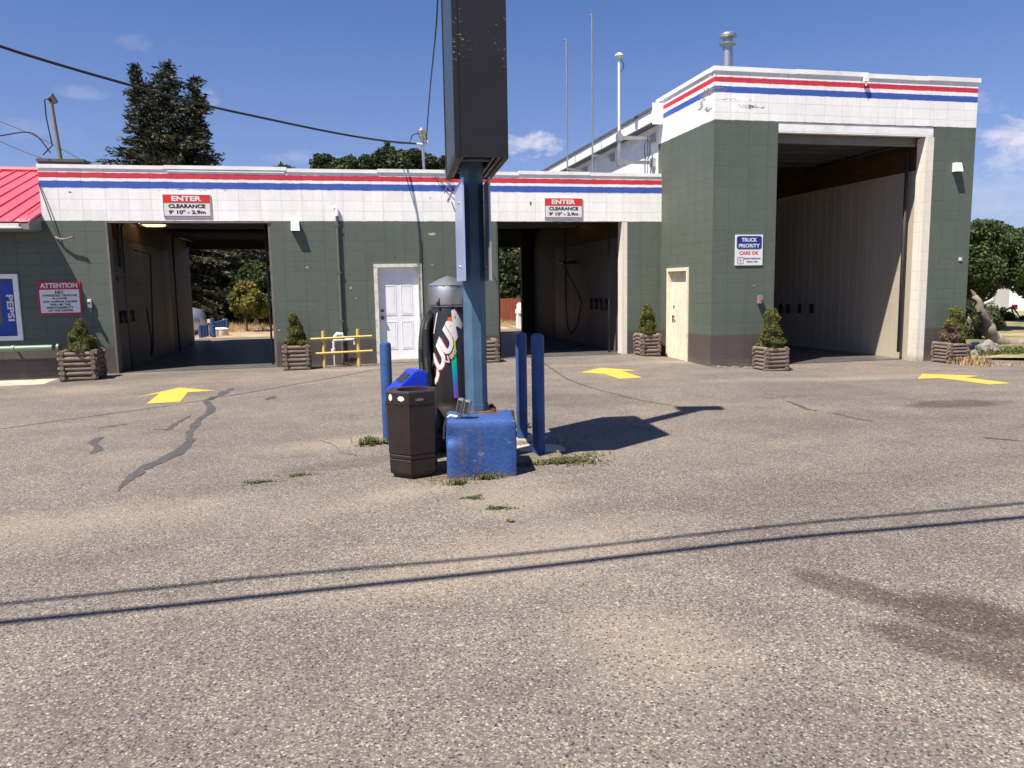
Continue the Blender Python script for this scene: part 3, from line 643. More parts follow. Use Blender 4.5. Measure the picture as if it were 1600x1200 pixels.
# ---------------------------------------------------------------- office on the left with red metal roof
O = thing('office_building', 'green block office with a low red metal roof left of the bays', 'building', (-9, D1, 0))
mb = MB(); wx0, wx1, wz0, wz1 = -7.4, -5.93, .80, 2.06
for (x0, x1, z0, z1) in ((-14, wx0, -.2, 3.06), (wx1, XL, -.2, 3.06), (wx0, wx1, -.2, wz0), (wx0, wx1, wz1, 3.06)): mb.box(x0, x1, D1, D1+T, z0, z1)
mb.box(-14, -13.8, D1+T, 26, -.2, 3.06); mb.build('wall', M['wall_low'], O)
sl = .335; ye = 15.9; ze = 2.99
def rz(y): return ze+sl*(y-ye)
mb = MB(); yr = 20.5
mb.add([(-14.5, ye, ze), (XL-.005, ye, ze), (XL-.005, yr, rz(yr)), (-14.5, yr, rz(yr)), (-14.5, yr+5.3, ze), (XL-.005, yr+5.3, ze)], [(0, 1, 2, 3), (3, 2, 5, 4)])
mb.add([(-14.5, ye, ze-.03), (XL-.005, ye, ze-.03), (XL-.005, yr, rz(yr)-.03), (-14.5, yr, rz(yr)-.03)], [(3, 2, 1, 0)])
x = XL-.03
while x > -14.5:
    mb.add([(x-.018, ye-.01, ze+.001), (x+.018, ye-.01, ze+.001), (x+.01, ye-.01, ze+.028), (x-.01, ye-.01, ze+.028), (x-.018, yr, rz(yr)+.001), (x+.018, yr, rz(yr)+.001), (x+.01, yr, rz(yr)+.028), (x-.01, yr, rz(yr)+.028)],
           [(0, 1, 2, 3), (0, 4, 5, 1), (1, 5, 6, 2), (2, 6, 7, 3), (3, 7, 4, 0)]); x -= .29
mb.tube([(-14.5, yr, rz(yr)+.03), (XL-.005, yr, rz(yr)+.03)], .07, 8)
def roofred():
    m, nt, b = newmat('faded_red_roof_paint'); P = pos(nt)
    k = ramp(nt, noi(nt, P, 1.2, 6, .6), [(.3, .85), (.7, 1.12)]); c = mixc(nt, 1, (.60, .085, .12), k, 'MULTIPLY')
    sx = nd(nt, 'ShaderNodeSeparateXYZ', {0: P}); near = mth(nt, 'SUBTRACT', 1.0, mth(nt, 'MULTIPLY', mth(nt, 'SUBTRACT', sx.outputs[1], ye), 1.6), clamp=True)
    pk = mth(nt, 'GREATER_THAN', mth(nt, 'ADD', noi(nt, scl(nt, P, (1, .5, 1)), 7, 7, .7), mth(nt, 'MULTIPLY', near, .14)), .70)
    c = mixc(nt, pk, c, (.62, .50, .48)); nt.links.new(c, b.inputs['Base Color']); b.inputs['Roughness'].default_value = .42; return m
M['roofred'] = roofred()
rf = mb.build('roof', M['roofred'], O)
mb = MB(); mb.box(-14.5, -5.60, ye-.09, ye-.01, ze-.115, ze-.035); mb.box(-14.5, -5.55, ye-.10, ye-.09, ze-.125, ze-.10); mb.build('gutter', M['gutter'], rf)
mb = MB(); mb.box(-14.5, XL-.02, ye-.01, ye+.02, ze-.14, ze-.035)
mb.add([(XL-.012, ye-.08, ze-.13), (XL-.012, D1-.003, ze-.13), (XL-.012, D1-.003, rz(D1)-.035), (XL-.012, ye-.08, ze-.035), (XL-.03, ye-.08, ze-.13), (XL-.03, D1-.003, ze-.13), (XL-.03, D1-.003, rz(D1)-.035), (XL-.03, ye-.08, ze-.035)],
       [(0, 1, 2, 3), (7, 6, 5, 4), (0, 3, 7, 4), (1, 5, 6, 2), (2, 6, 7, 3), (0, 4, 5, 1)])
mb.build('fascia', M['fascia_grey'], rf)
mb = MB(); mb.box(-14.5, XL-.03, ye+.02, D1-.003, ze-.14, ze-.12); mb.build('soffit', M['fascia_grey'], rf)
# window with drinks poster
mb = MB(); fw = .085
for (x0, x1, z0, z1) in ((wx0, wx1, wz0, wz0+fw), (wx0, wx1, wz1-fw, wz1), (wx0, wx0+fw, wz0+fw, wz1-fw), (wx1-fw, wx1, wz0+fw, wz1-fw)): mb.box(x0, x1, D1-.035, D1+.06, z0, z1)
wf = mb.build('window_frame', M['white_trim'], O)
mb = MB(); mb.box(wx0+fw, wx1-fw, D1+.04, D1+.05, wz0+fw, wz1-fw); mb.build('pane', M['glass'], wf)
mb = MB(); mb.box(wx0+fw, wx1-fw-.002, D1+.028, D1+.038, wz0+fw+.01, wz1-fw-.05); ps = mb.build('poster', M['poster_blue'], wf)
mb = MB(); mb.box(wx0+fw, wx1-fw-.25, D1+.02, D1+.027, wz0+.33, wz1-.3); mb.build('poster_picture', M['cable_grey'], ps)
mb = MB(); wall_text(mb, 'PEPSI', wx1-fw-.10, D1+.022, 1.42, .50, .115, .03, rot=math.pi/2); mb.build('lettering', M['letter_white'], ps)
# pipe rail low on the wall
t = thing('wall_pipe', 'pale green horizontal pipe running low along the office wall under the window', 'pipe', (-8, D1-.1, .6))
pe = atY(82, 543, D1-.12); mb = MB(); mb.tube([(-14, D1-.12, pe.z-.0), (pe.x, D1-.12, pe.z)], .055, 14); mb.build('pipe', M['pipe_green'], t)
mb = MB()
for x in (-8.2, -6.1, -4.98-.35): mb.tube([(x, D1-.12, pe.z), (x+.04, D1-.12, pe.z)], .068, 14); mb.box(x, x+.04, D1-.12, D1, pe.z-.012, pe.z+.012)
mb.build('clamp', M['pipe_green'], t)

# ---------------------------------------------------------------- signs on the walls
def sgn(label, x0, x1, z0, z1, y, base, name='wall_sign'):
    t = thing(name, label, 'sign', ((x0+x1)/2, y, z0))
    mb = MB(); mb.bbox(x0, x1, y-.02, y-.002, z0, z1, .004); mb.build('plate', base, t); return t
for (pa, pb, lab, px0, px1) in (((253, 303), (331, 339), 'white clearance sign with red ENTER band above the left low bay', 0, 0), ((850, 309), (910, 341), 'white clearance sign with red ENTER band above the right low bay', 0, 0)):
    a, b = atY(*pa, D1), atY(*pb, D1); w = b.x-a.x; h = a.z-b.z; cx = (a.x+b.x)/2
    t = sgn(lab, a.x, b.x, b.z, a.z, D1, M['sign_white'])
    mb = MB(); mb.box(a.x+.012, b.x-.012, D1-.024, D1-.0201, a.z-h*.38, a.z-.012); mb.build('band', M['sign_red'], t)
    mb = MB(); e = .008
    for (x0, x1, z0, z1) in ((a.x+.012, b.x-.012, b.z+.012, b.z+.012+e), (a.x+.012, a.x+.012+e, b.z+.02, a.z-h*.38), (b.x-.012-e, b.x-.012, b.z+.02, a.z-h*.38)): mb.box(x0, x1, D1-.0235, D1-.0201, z0, z1)
    mb.build('outline', M['sign_darkred'], t)
    mb = MB(); wall_text(mb, 'ENTER', cx, D1-.0265, a.z-h*.2, w*.62, h*.225, .045); mb.build('lettering', M['letter_white'], t)
    mb = MB(); wall_text(mb, 'CLEARANCE', cx, D1-.023, a.z-h*.53, w*.76, h*.17, .04); mb.build('lettering', M['ink'], t); mb = MB(); wall_text(mb, '9\' 10" - 2.9m', cx, D1-.023, a.z-h*.79, w*.76, h*.17, .035); mb.build('lettering', M['ink'], t)
a, b = atY(57.5, 440, D1), atY(130, 490.5, D1); w = b.x-a.x; h = a.z-b.z; cx = (a.x+b.x)/2
t = sgn('red bordered ATTENTION no oversized vehicles sign beside the left low bay', a.x, b.x, b.z, a.z, D1, M['sign_darkred'])
mb = MB(); mb.box(a.x+.035, b.x-.035, D1-.024, D1-.0201, b.z+.035, a.z-h*.25); mb.build('panel', M['sign_white'], t)
mb = MB(); wall_text(mb, 'ATTENTION', cx, D1-.023, a.z-h*.125, w*.86, h*.15, .04); mb.build('lettering', M['letter_white'], t)
mb = MB()
for (s_, k, ww, hh) in (('NO', .33, .19, .095), ('OVERSIZED VEHICLES', .425, .80, .06), ('ALLOWED', .515, .36, .06), ('ANY DAMAGE CAUSED', .61, .80, .06), ('WILL BE THE', .70, .47, .06), ('RESPONSIBILITY', .79, .62, .06), ('OF THE DRIVER', .88, .58, .06)):
    wall_text(mb, s_, cx, D1-.0265, a.z-h*k, w*ww, h*hh, .035)
mb.build('lettering', M['ink'], t)
a, b = atY(1148.5, 367, D2), atY(1190.5, 414.5, D2); w = b.x-a.x; h = a.z-b.z; cx = (a.x+b.x)/2
t = sgn('white TRUCK PRIORITY sign with navy box on the tall bay pier', a.x, b.x, b.z, a.z, D2, M['sign_white'])
bw, bh, br, bz_ = w*.45, h*.21, .045, a.z-h*.25
mb = MB(); mb.prism([(cx+sx_*(bw-br)+br*math.cos(math.radians(a0+k*15)), bz_+sz_*(bh-br)+br*math.sin(math.radians(a0+k*15))) for (sx_, sz_, a0) in ((1, 1, 0), (-1, 1, 90), (-1, -1, 180), (1, -1, 270)) for k in range(7)], D2-.025, D2-.0201, Matrix(((1, 0, 0, 0), (0, 0, 1, 0), (0, 1, 0, 0), (0, 0, 0, 1)))); mb.build('band', M['sign_navy'], t)
mb = MB(); wall_text(mb, 'TRUCK', cx, D2-.0275, a.z-h*.165, w*.56, h*.125, .035); mb.build('lettering', M['letter_white'], t); mb = MB(); wall_text(mb, 'PRIORITY', cx, D2-.0275, a.z-h*.355, w*.76, h*.125, .03); mb.build('lettering', M['letter_white'], t)
mb = MB(); wall_text(mb, 'CARS OK', cx, D2-.0225, a.z-h*.59, w*.70, h*.12, .03)
lx, lz = cx-w*.31, a.z-h*.84
bmq = text_bm('C', w*.08, h*.09, .03); mb.frombm(bmq, Matrix.Translation((lx, D2-.0225, lz)) @ Matrix.Rotation(math.pi*.9, 4, 'Y') @ Matrix.Rotation(math.pi/2, 4, 'X'))
mb.build('lettering', M['sign_red'], t)
mb = MB(); wall_text(mb, 'MORE PRESSURE', cx+w*.12, D2-.0225, a.z-h*.775, w*.60, h*.05, .03); mb.build('lettering', M['sign_navy'], t); mb = MB(); wall_text(mb, 'MORE TIME', cx+w*.12, D2-.0225, a.z-h*.88, w*.40, h*.05, .03)
q = w*.095; e = .008
for (x0, x1, z0, z1) in ((lx-q, lx+q, lz+q, lz+q+e), (lx-q, lx+q, lz-q-e, lz-q), (lx-q-e, lx-q, lz-q, lz+q), (lx+q, lx+q+e, lz-q, lz+q)): mb.box(x0, x1, D2-.0225, D2-.0201, z0, z1)
mb.build('lettering', M['sign_navy'], t)

# small boxes and lamps on the walls
def wlight(lab, p, y, w=.14, h=.2):
    t = thing('wall_light', lab, 'wall light', (p.x, y, p.z))
    mb = MB(); m = Matrix.Identity(4)
    mb.add([(p.x-w/2, y-.002, p.z+h/2), (p.x+w/2, y-.002, p.z+h/2), (p.x+w/2, y-.002, p.z-h/2), (p.x-w/2, y-.002, p.z-h/2), (p.x-w*.42, y-.09, p.z+h/2), (p.x+w*.42, y-.09, p.z+h/2), (p.x+w*.5, y-.13, p.z-h/2), (p.x-w*.5, y-.13, p.z-h/2)],
           [(0, 1, 5, 4), (4, 5, 6, 7), (7, 6, 2, 3), (0, 4, 7, 3), (1, 2, 6, 5), (0, 3, 2, 1)]); mb.build('housing', M['white_trim'], t)
    mb = MB(); mb.box(p.x-w*.36, p.x+w*.36, y-.11, y-.02, p.z-h/2-.012, p.z-h/2-.001); mb.build('lens', M['glass'], t)
wlight('small white box lamp right of the left low bay', atY(461.5, 353.5, D1), D1, .17, .19)
wlight('small white hooded lamp high on the right pier of the tall bay', atY(1493, 262, D2), D2, .16, .18)
p = atY(141, 474, D1); t = thing('call_box', 'small beige push button box at the left low bay', 'control box', (p.x, D1, p.z))
mb = MB(); mb.bbox(p.x-.035, p.x+.035, D1-.06, D1-.002, p.z-.08, p.z+.08, .006); mb.build('housing', M['frame_white'], t)
mb = MB(); mb.tube([(p.x, D1-.06, p.z+.01), (p.x, D1-.075, p.z+.01)], .02, 10); mb.build('button', M['black_metal'], t)
mb = MB(); mb.tube([(p.x+.01, D1-.03, p.z-.08), (p.x+.01, D1-.03, p.z-.17)], .02, 8); mb.build('conduit_stub', M['pipe_green'], t)
p = atY(1186, 468, D2); t = thing('call_box', 'small grey box with a red button on the tall bay pier', 'control box', (p.x, D2, p.z))
mb = MB(); mb.bbox(p.x-.045, p.x+.045, D2-.08, D2-.002, p.z-.08, p.z+.08, .006); mb.build('housing', M['grey_paint'], t)
mb = MB(); mb.tube([(p.x+.01, D2-.08, p.z), (p.x+.01, D2-.10, p.z)], .024, 10); mb.build('button', M['sign_red'], t)
# bracket and slack cable beside the red roof
p = atY(92, 373, D1); t = thing('wall_bracket', 'rusty bent cable bracket on the wall below the red roof corner', 'bracket', (p.x, D1, p.z))
mb = MB(); mb.tube([(p.x-.05, D1-.01, p.z+.03), (p.x, D1-.06, p.z), (p.x+.12, D1-.10, p.z-.02), (p.x+.24, D1-.12, p.z+.01), (p.x+.3, D1-.14, p.z+.03)], .018, 6); mb.build('arm', M['jamb_grey'], t)
mb = MB(); q0 = atY(61, 287, D1); mb.tube([(q0.x, D1-.03, q0.z), (q0.x+.12, D1-.05, q0.z-.45), (p.x, D1-.05, p.z)], .011, 5); mb.build('cable', M['cable_grey'], t)

# ---------------------------------------------------------------- yellow guard rail and water pipe
def P1(px, py, y=15.95): return atY(px, py, y)
yy = D1-.42; a = atY(506, 545, yy); b = atY(560, 545, yy)
t = thing('guard_rail', 'yellow pipe guard rail with two bars in front of a water tap', 'guard rail', (a.x, yy, gz(a.x, yy)))
for (q, pt) in ((a, atY(505, 517, yy)), (b, atY(559, 514, yy))):
    mb = MB(); mb.cyl(q.x, yy, gz(q.x, yy)-.05, pt.z, .035, 12); mb.build('post', M['yellow_pipe'], t)
for (l, r_) in (((485, 530), (581, 525)), ((485, 553), (582, 548))):
    l, r_ = atY(*l, yy-.05), atY(*r_, yy-.05); mb = MB(); mb.tube([l, r_], .022, 10); mb.build('bar', M['yellow_pipe'], t)
yw = D1-.2; t = thing('water_tap', 'white pipe standpipe and tap behind the yellow rail', 'tap', (atY(522, 570, yw).x, yw, .09))
pts = [atY(523, 576, yw), atY(522, 548, yw), atY(521, 532, yw), atY(527, 531, yw)]; mb = MB(); mb.tube([pts[0], pts[1]], .012, 8); mb.tube([pts[1], pts[2]], .026, 8)
mb.tube([atY(521, 532, yw), atY(553, 530, yw), atY(554, 538, yw)], .024, 8); mb.tube([atY(521, 545, yw), atY(521, 549, yw)], .045, 8); mb.build('pipe', M['pvc'], t)
mb = MB(); mb.tube([atY(522, 527, yw), atY(527, 522, yw), atY(534, 523, yw), atY(536, 528, yw)], [.03, .045, .05, .03], 10); mb.build('valve', M['pvc'], t)

# ---------------------------------------------------------------- planters with dwarf spruces
def leafcloud(mb, fn, n, s, rng, up=.0):
    for _ in range(n):
        c = Vector(fn(rng)); q = Quaternion((rng.gauss(0, 1), rng.gauss(0, 1), rng.gauss(0, 1), rng.gauss(0, 1))).normalized()
        k = s*rng.uniform(.55, 1.3); a = q @ Vector((k, 0, 0)); b = q @ Vector((0, k*.5, 0)); n_ = q @ Vector((0, 0, k*.22))
        o = len(mb.v); mb.v += [tuple(c-a), tuple(c+b*.9+n_), tuple(c+a), tuple(c-b*.9+n_)]; mb.f += [(o, o+1, o+2), (o, o+2, o+3)]; mb.sm += [False, False]
def planter(lab, loc, w, h, rows, rng):
    t = thing('log_planter', lab, 'planter', loc, 'log planters in front of the car wash'); x, y, z = loc
    for k in range(rows):
        r_ = h/rows/2*1.04; zc = z+h/rows*(k+.5)
        for s in (-1, 1):
            for ax in (0, 1):
                o = r_*.9 if ax else 0
                L = w/2+rng.uniform(-.005, .03); cc = s*(w/2-r_)+rng.uniform(-.006, .006); jit = rng.uniform(-.01, .01)
                zz = zc + (r_*.5 if ax else -r_*.5)*.6
                rr = r_*rng.uniform(.9, 1.05)
                pts = [(x-L, y+cc, zz), (x+jit, y+cc, zz+rng.uniform(-.004, .004)), (x+L, y+cc, zz)] if ax == 0 else [(x+cc, y-L, zz), (x+cc, y+jit, zz), (x+cc, y+L, zz)]
                mb = MB(); mb.tube(pts, [rr*.95, rr*1.03, rr*.96], 10); mb.build('log', M['log'], t)
    mb = MB(); mb.box(x-w/2+r_, x+w/2-r_, y-w/2+r_, y+w/2-r_, z+h*.6, z+h*.9); mb.build('soil', M['soil'], t)
    return t
def shrub(lab, x, y, z, h, r0_, rng, brown=0, lean=0, lobes=None):
    t = thing('dwarf_spruce', lab, 'shrub', (x, y, z), 'dwarf spruces in log planters')
    mb = MB(); mb.tube([(x, y, z-.15), (x, y, z+h*.6)], [.025, .01], 7); mb.build('trunk', M['bark'], t)
    ph = [rng.uniform(0, 6) for _ in range(6)]
    def prof(u, a):
        base = (1-u)**.72*(.95+.05*math.sin(u*9))+.05
        if u < .10: base *= .78+2.2*u
        wob = 1+.13*math.sin(3*a+ph[0]+u*7)+.11*math.sin(2*a+ph[1]-u*11)+.10*math.sin(u*21+ph[2]+a)
        if lobes:
            base = .05
            for (uc, hu, wr) in lobes:
                q_ = 1-((u-uc)/hu)**2
                if q_ > 0: base = max(base, wr*math.sqrt(q_))
        return base*wob
    def fn(side):
        def f(g):
            while True:
                u = 1-math.sqrt(g.random()) if g.random() < .75 else g.random(); a = g.uniform(0, 2*math.pi)
                if brown and ((math.cos(a-3.0) > .15 and u < .55) != side): continue
                if not brown and side: continue
                rr = r0_*prof(u, a)*(1-.28*g.random()**2.2)
                cl = noise.noise(Vector((math.cos(a)*r0_*9, math.sin(a)*r0_*9, u*h*9+ph[3]*7)))
                rr *= 1+.30*cl
                return (x+math.cos(a)*rr+lean*u*h, y+math.sin(a)*rr, z+u*h)
        return f
    mb = MB(); leafcloud(mb, fn(False), 6500 if not brown else 4600, .022, rng); mb.build('foliage', M['f_shrub'], t)
    if brown: mb = MB(); leafcloud(mb, fn(True), 1900, .022, rng); mb.build('dead_foliage', M['f_brown'], t)
spec = [('P1', -4.72, 15.75, .62, 6, 'log planter standing left of the left low bay', 'tall conical dwarf spruce left of the left low bay', (130, 498), .27),
        ('P2', -.86, 16.02, .50, 6, 'dark log planter right of the left low bay beside the yellow rail', 'narrow dwarf spruce beside the yellow rail', (470, 490), .22),
        ('P3', 2.98, 16.0, .50, 6, 'log planter half hidden behind the sign pole', 'dwarf spruce half hidden behind the sign pole', (762, 508), .2),
        ('P4', 6.70, 16.12, .46, 6, 'log planter right of the right low bay beside the cream door', 'stubby dwarf spruce in the planter right of the right low bay', (1012, 475), .19),
        ('P5', 8.28, 13.66, .50, 6, 'log planter at the left pier of the tall bay', 'bright two tiered dwarf spruce at the left pier of the tall bay', (1196, 482), .22),
        ('P6', 12.45, 13.66, .50, 6, 'log planter at the right pier of the tall bay', 'dwarf spruce with a dead brown side at the right pier of the tall bay', (1483, 479), .22)]
for i, (k, x, y, w, rows, l1, l2, top, r_) in enumerate(spec):
    g = random.Random(40+i); z = gz(x, y); h = (.54, .50, .48, .48, .46, .42)[i]
    planter(l1, (x, y, z), w, h, rows, g)
    tp = atY(*top, y); shrub(l2, x+(0, .02, -.12, 0, 0, .05)[i], y, z+h*.88, tp.z-z-h*.88, r_, g, brown=(i == 5), lean=(0, -.08, 0, 0, 0, .05)[i], lobes=(None, [(.12, .30, .98), (.42, .32, .72), (.75, .27, .42)], None, [(.18, .36, 1.0), (.55, .38, .78), (.82, .2, .5)], [(.14, .34, 1.0), (.40, .3, .82), (.78, .24, .60)], [(.2, .4, .95), (.5, .3, .85), (.8, .22, .66)])[i])

# ---------------------------------------------------------------- roadside sign on its blue footing
SA = math.radians(4.4)
def rotm(cx, cy, ang): return Matrix.Translation((cx, cy, 0)) @ Matrix.Rotation(-ang, 4, 'Z')
pc = Vector((1.235, 7.12, 0))
SG = thing('roadside_sign', 'tall black sign cabinet on a blue octagonal pole set in a blue concrete block', 'sign', (pc.x, pc.y, 0))
bc = Vector((1.215, 6.85, 0)); mB = rotm(bc.x, bc.y, math.radians(8))
bm = bmesh.new(); bmesh.ops.create_cube(bm, size=1)
for v in bm.verts: v.co = Vector((v.co.x*(.635 if v.co.z < 0 else .61), v.co.y*.66, v.co.z*.56+.22))
bmesh.ops.subdivide_edges(bm, edges=bm.edges[:], cuts=15, use_grid_fill=True)
for v in bm.verts:                               # round the cast edges
    hx_, hy_, hz_ = .31, .33, .28; rr_ = .035; c_ = Vector((max(-hx_+rr_, min(hx_-rr_, v.co.x)), max(-hy_+rr_, min(hy_-rr_, v.co.y)), min(.5-rr_, v.co.z)))
    d_ = v.co-c_
    if d_.length > rr_: v.co = c_+d_.normalized()*rr_
for v in bm.verts:
    nv = noise.noise(v.co*5)*.007+noise.noise(v.co*23)*.004; v.co += Vector((nv, nv*.8, nv if v.co.z > .1 else 0))
    for c_, rr in ((Vector((-.27, -.30, .37)), .09), (Vector((-.03, -.33, -.03)), .07)):
        d_ = (v.co-c_).length
        if d_ < rr: v.co += Vector((.2, .8, -.4)).normalized()*(rr-d_)*.6
mb = MB(); mb.frombm(bm, mB, True); foot = mb.build('footing', M['conc_blue'], SG)
zt = .505
mb = MB(); mb.prism([(pc.x+math.cos(math.pi/8+k*math.pi/4)*.108-.0, pc.y+math.sin(math.pi/8+k*math.pi/4)*.108) for k in range(8)], zt, 7.55); pole = mb.build('pole', M['pole_blue'], SG)
mb = MB(); mb.prism([(pc.x+math.cos(math.pi/8+k*math.pi/4)*.118, pc.y+math.sin(math.pi/8+k*math.pi/4)*.118) for k in range(8)], zt, zt+.07); mb.build('collar', M['pole_blue'], pole)
M['rust'] = plain('rusty_steel', (.16, .07, .035), .8, .3, var=.4, vscale=14)
mb = MB(); mb.box(-.19, .19, -.17, .19, .488, .508, rotm(pc.x, pc.y, math.radians(8))); bp = mb.build('base_plate', M['rust'], SG)
for (dx, dy) in ((-.15, -.13), (.15, -.13), (-.15, .15), (.15, .15)):
    q = rotm(pc.x, pc.y, math.radians(8)) @ Vector((dx, dy, 0)); mb = MB(); mb.cyl(q.x, q.y, .508, .54, .012, 8); mb.cyl(q.x, q.y, .508, .53, .026, 6); mb.build('bolt', M['rust'], bp)
# cabinet, edge-on to the camera
cx, cy = 1.262, 7.10; mC = rotm(cx, cy, SA); hw, hl, zb, ztp = .222, .65, 2.72, 4.62
mb = MB()
mb.box(-hw+.03, hw-.03, -hl, -hl+.012, zb+.01, ztp, mC); mb.box(-hw+.03, hw-.03, hl-.012, hl, zb+.01, ztp, mC); mb.box(-hw+.03, hw-.03, -hl+.012, hl-.012, ztp-.012, ztp, mC)
# retainer flanges round both faces
for s in (-1, 1):
    xa, xb = (-hw, -hw+.045) if s < 0 else (hw-.045, hw)
    mb.box(xa, xb, -hl-.004, -hl+.05, zb, ztp+.002, mC); mb.box(xa, xb, hl-.05, hl+.004, zb, ztp+.002, mC)
    mb.box(xa, xb, -hl+.05, hl-.05, zb, zb+.06, mC); mb.box(xa, xb, -hl+.05, hl-.05, ztp-.06, ztp+.002, mC)
cabo = mb.build('cabinet', M['cab_black'], SG)
M['face_dark'] = plain('dark_translucent_face', (.045, .05, .052), .35, var=.25, vscale=2)
mb = MB(); mb.box(-hw+.008, -hw+.02, -hl+.05, hl-.05, zb+.06, ztp-.06, mC); mb.box(hw-.02, hw-.008, -hl+.05, hl-.05, zb+.06, ztp-.06, mC); mb.build('face', M['face_dark'], cabo)
mb = MB()
for s in (-1, 1):
    mb.box(s*.165-.02, s*.165+.02, -hl+.02, hl-.02, zb+.02, zb+.028, mC); mb.box(s*.185-.003, s*.185+.003, -hl+.02, hl-.02, zb+.028, zb+.09, mC)
    mb.tube([mC @ Vector((s*.14, -hl+.1, zb+.06)), mC @ Vector((s*.14, hl-.1, zb+.06))], .016, 8)
for y_ in (-.5, -.2, .25, .5): mb.box(-.19, .19, y_, y_+.03, zb+.05, zb+.08, mC)
mb.box(-hw+.045, hw-.045, -hl+.06, hl-.06, zb+.55, zb+.56, mC)
mb.build('frame', M['jamb_grey'], cabo)
# two bare sheet panels bolted either side of the pole
for s, mt, zt_, zb_ in ((-1, 'panel_sky_tint', 2.60, 1.72), (1, 'panel_grey', 2.60, 1.72)):
    xa = -.125 if s < 0 else .112; mP = rotm(pc.x, pc.y, math.radians(4.4))
    mb = MB(); mb.box(xa, xa+.008, -.45, .42, zb_, zt_, mP); mb.box(xa+(.008 if s < 0 else -.008), xa+(.016 if s < 0 else 0), -.45, -.44, zb_, zt_, mP)
    pn = mb.build('side_panel', M[mt], SG)
    mb = MB()
    for z_ in (1.85, 2.42): q = mP @ Vector((xa, -.1, z_)); q2 = mP @ Vector((xa-.012, -.1, z_)); mb.tube([q, q2], .012, 6)
    mb.build('screw', M['galv'], pn)
# lamp head on top of the pole (it throws the small shadow beyond the cabinet's)
mb = MB(); mL = rotm(pc.x, pc.y, math.radians(15)); mb.bbox(-.33, .28, -.16, .16, 7.52, 7.66, .04, mL); mb.tube([(pc.x, pc.y, 7.3), (pc.x, pc.y, 7.55)], .06, 10); mb.build('lamp_head', M['black_metal'], SG)
# twin floodlight on the footing
t = thing('flood_light', 'small silver twin floodlight with white cable on the blue footing', 'floodlight', (.99, 6.72, .5))
m1 = Matrix.Translation((1.045, 6.70, .605)) @ Matrix.Rotation(math.radians(-25), 4, 'Z') @ Matrix.Rotation(math.radians(12), 4, 'Y')
for dx in (-.032, .034):
    mb = MB(); mb.bbox(dx-.026, dx+.026, -.035, .035, -.065, .075, .010, m1); hd = mb.build('head', M['galv'], t)
    mb = MB(); mb.box(dx-.019, dx+.019, -.038, -.0355, -.05, .06, m1); mb.build('lens', M['glass'], hd)
mb = MB(); mb.tube([(1.04, 6.71, .55), (1.02, 6.72, .52), (.98, 6.73, .515)], .014, 8); mb.build('bracket', M['galv'], t)
mb = MB(); mb.tube([(.98, 6.73, .52), (.93, 6.75, .53), (.90, 6.78, .50), (.885, 6.84, .42), (.88, 6.86, .3)], .011, 6); mb.build('cable', M['pvc'], t)

# ---------------------------------------------------------------- vacuum machine
vx, vy = 1.098, 7.86
V = thing('vacuum_machine', 'black cylindrical car vacuum with steel cap and rainbow stripe behind the sign pole', 'vacuum', (vx, vy, 0))
vr = .189
mb = MB(); mb.lathe([(0, 0), (.24, 0), (.24, .42), (.21, .46), (.205, .50), (0, .5)], vx, vy, 28); mb.build('pedestal', M['can'], V)
mb = MB(); mb.lathe([(vr, .5), (vr, 1.45), (vr-.012, 1.47), (0, 1.47)], vx, vy, 40); body = mb.build('body', M['vac_black'], V)
mb = MB(); mb.lathe([(vr-.015, 1.445), (vr-.012, 1.485), (vr+.012, 1.495), (vr+.014, 1.51), (vr+.014, 1.684), (vr+.010, 1.69)], vx, vy, 48); mb.lathe([(vr+.020, 1.684), (vr+.020, 1.69), (vr*.5, 1.75), (.0, 1.785)], vx, vy, 16, smooth=False); cap = mb.build('cap', M['steel'], V)
mb = MB()
for a in (-2.25, -.85, 2.2, .8):
    q = Vector((vx+math.cos(a)*(vr+.008), vy+math.sin(a)*(vr+.008), 1.505)); mb.tube([q, q+Vector((math.cos(a)*.02, math.sin(a)*.02, 0))], .018, 8); mb.box(q.x-.008, q.x+.008, q.y-.02, q.y+.01, 1.48, 1.56)
mb.build('latch', M['black_metal'], cap)
# direction from the machine towards the camera = angle of the front of the cylinder
fa = math.atan2(-vy, -vx)
def wrap(bm, rad, u0_, z0_):    # flat text (x right, y up) bent round the body
    bmesh.ops.triangulate(bm, faces=bm.faces[:])
    for _ in range(2):
        lg = [e for e in bm.edges if e.calc_length() > .035]
        if lg: bmesh.ops.subdivide_edges(bm, edges=lg, cuts=1)
        bmesh.ops.triangulate(bm, faces=bm.faces[:])
    for v in bm.verts:
        a = fa+(v.co.x+u0_)/vr; v.co = Vector((vx+math.cos(a)*rad, vy+math.sin(a)*rad, v.co.y+z0_))
    bmesh.ops.delete(bm, geom=[f for f in bm.faces if f.calc_center_median().z > 1.447 or f.calc_center_median().z < .55], context='FACES')
    return bm
def vtext(body_, w, h, ang, shear, u_, z_, rad, mat, bold, name='lettering'):
    bm = text_bm(body_, w, h, bold, shear=shear)
    bmesh.ops.transform(bm, matrix=Matrix.Rotation(ang, 4, 'Z'), verts=bm.verts[:])
    mb = MB(); mb.frombm(wrap(bm, rad, u_, z_)); mb.build(name, mat, body)
A_ = math.radians(63)
vtext('VACUUM', 1.12, .165, A_, .55, -.122, .925, vr+.0035, M['letter_red'], .055)
vtext('VACUUM', 1.12, .175, A_, .55, -.134, .932, vr+.0065, M['letter_white'], .045)
vtext('Vac', .17, .055, math.radians(58), .2, .005, .98, vr+.0085, M['letter_pink'], .03)
vtext('-', .22, .011, math.radians(75), 0, -.15, 1.31, vr+.005, M['letter_white'], .0, 'stripe')
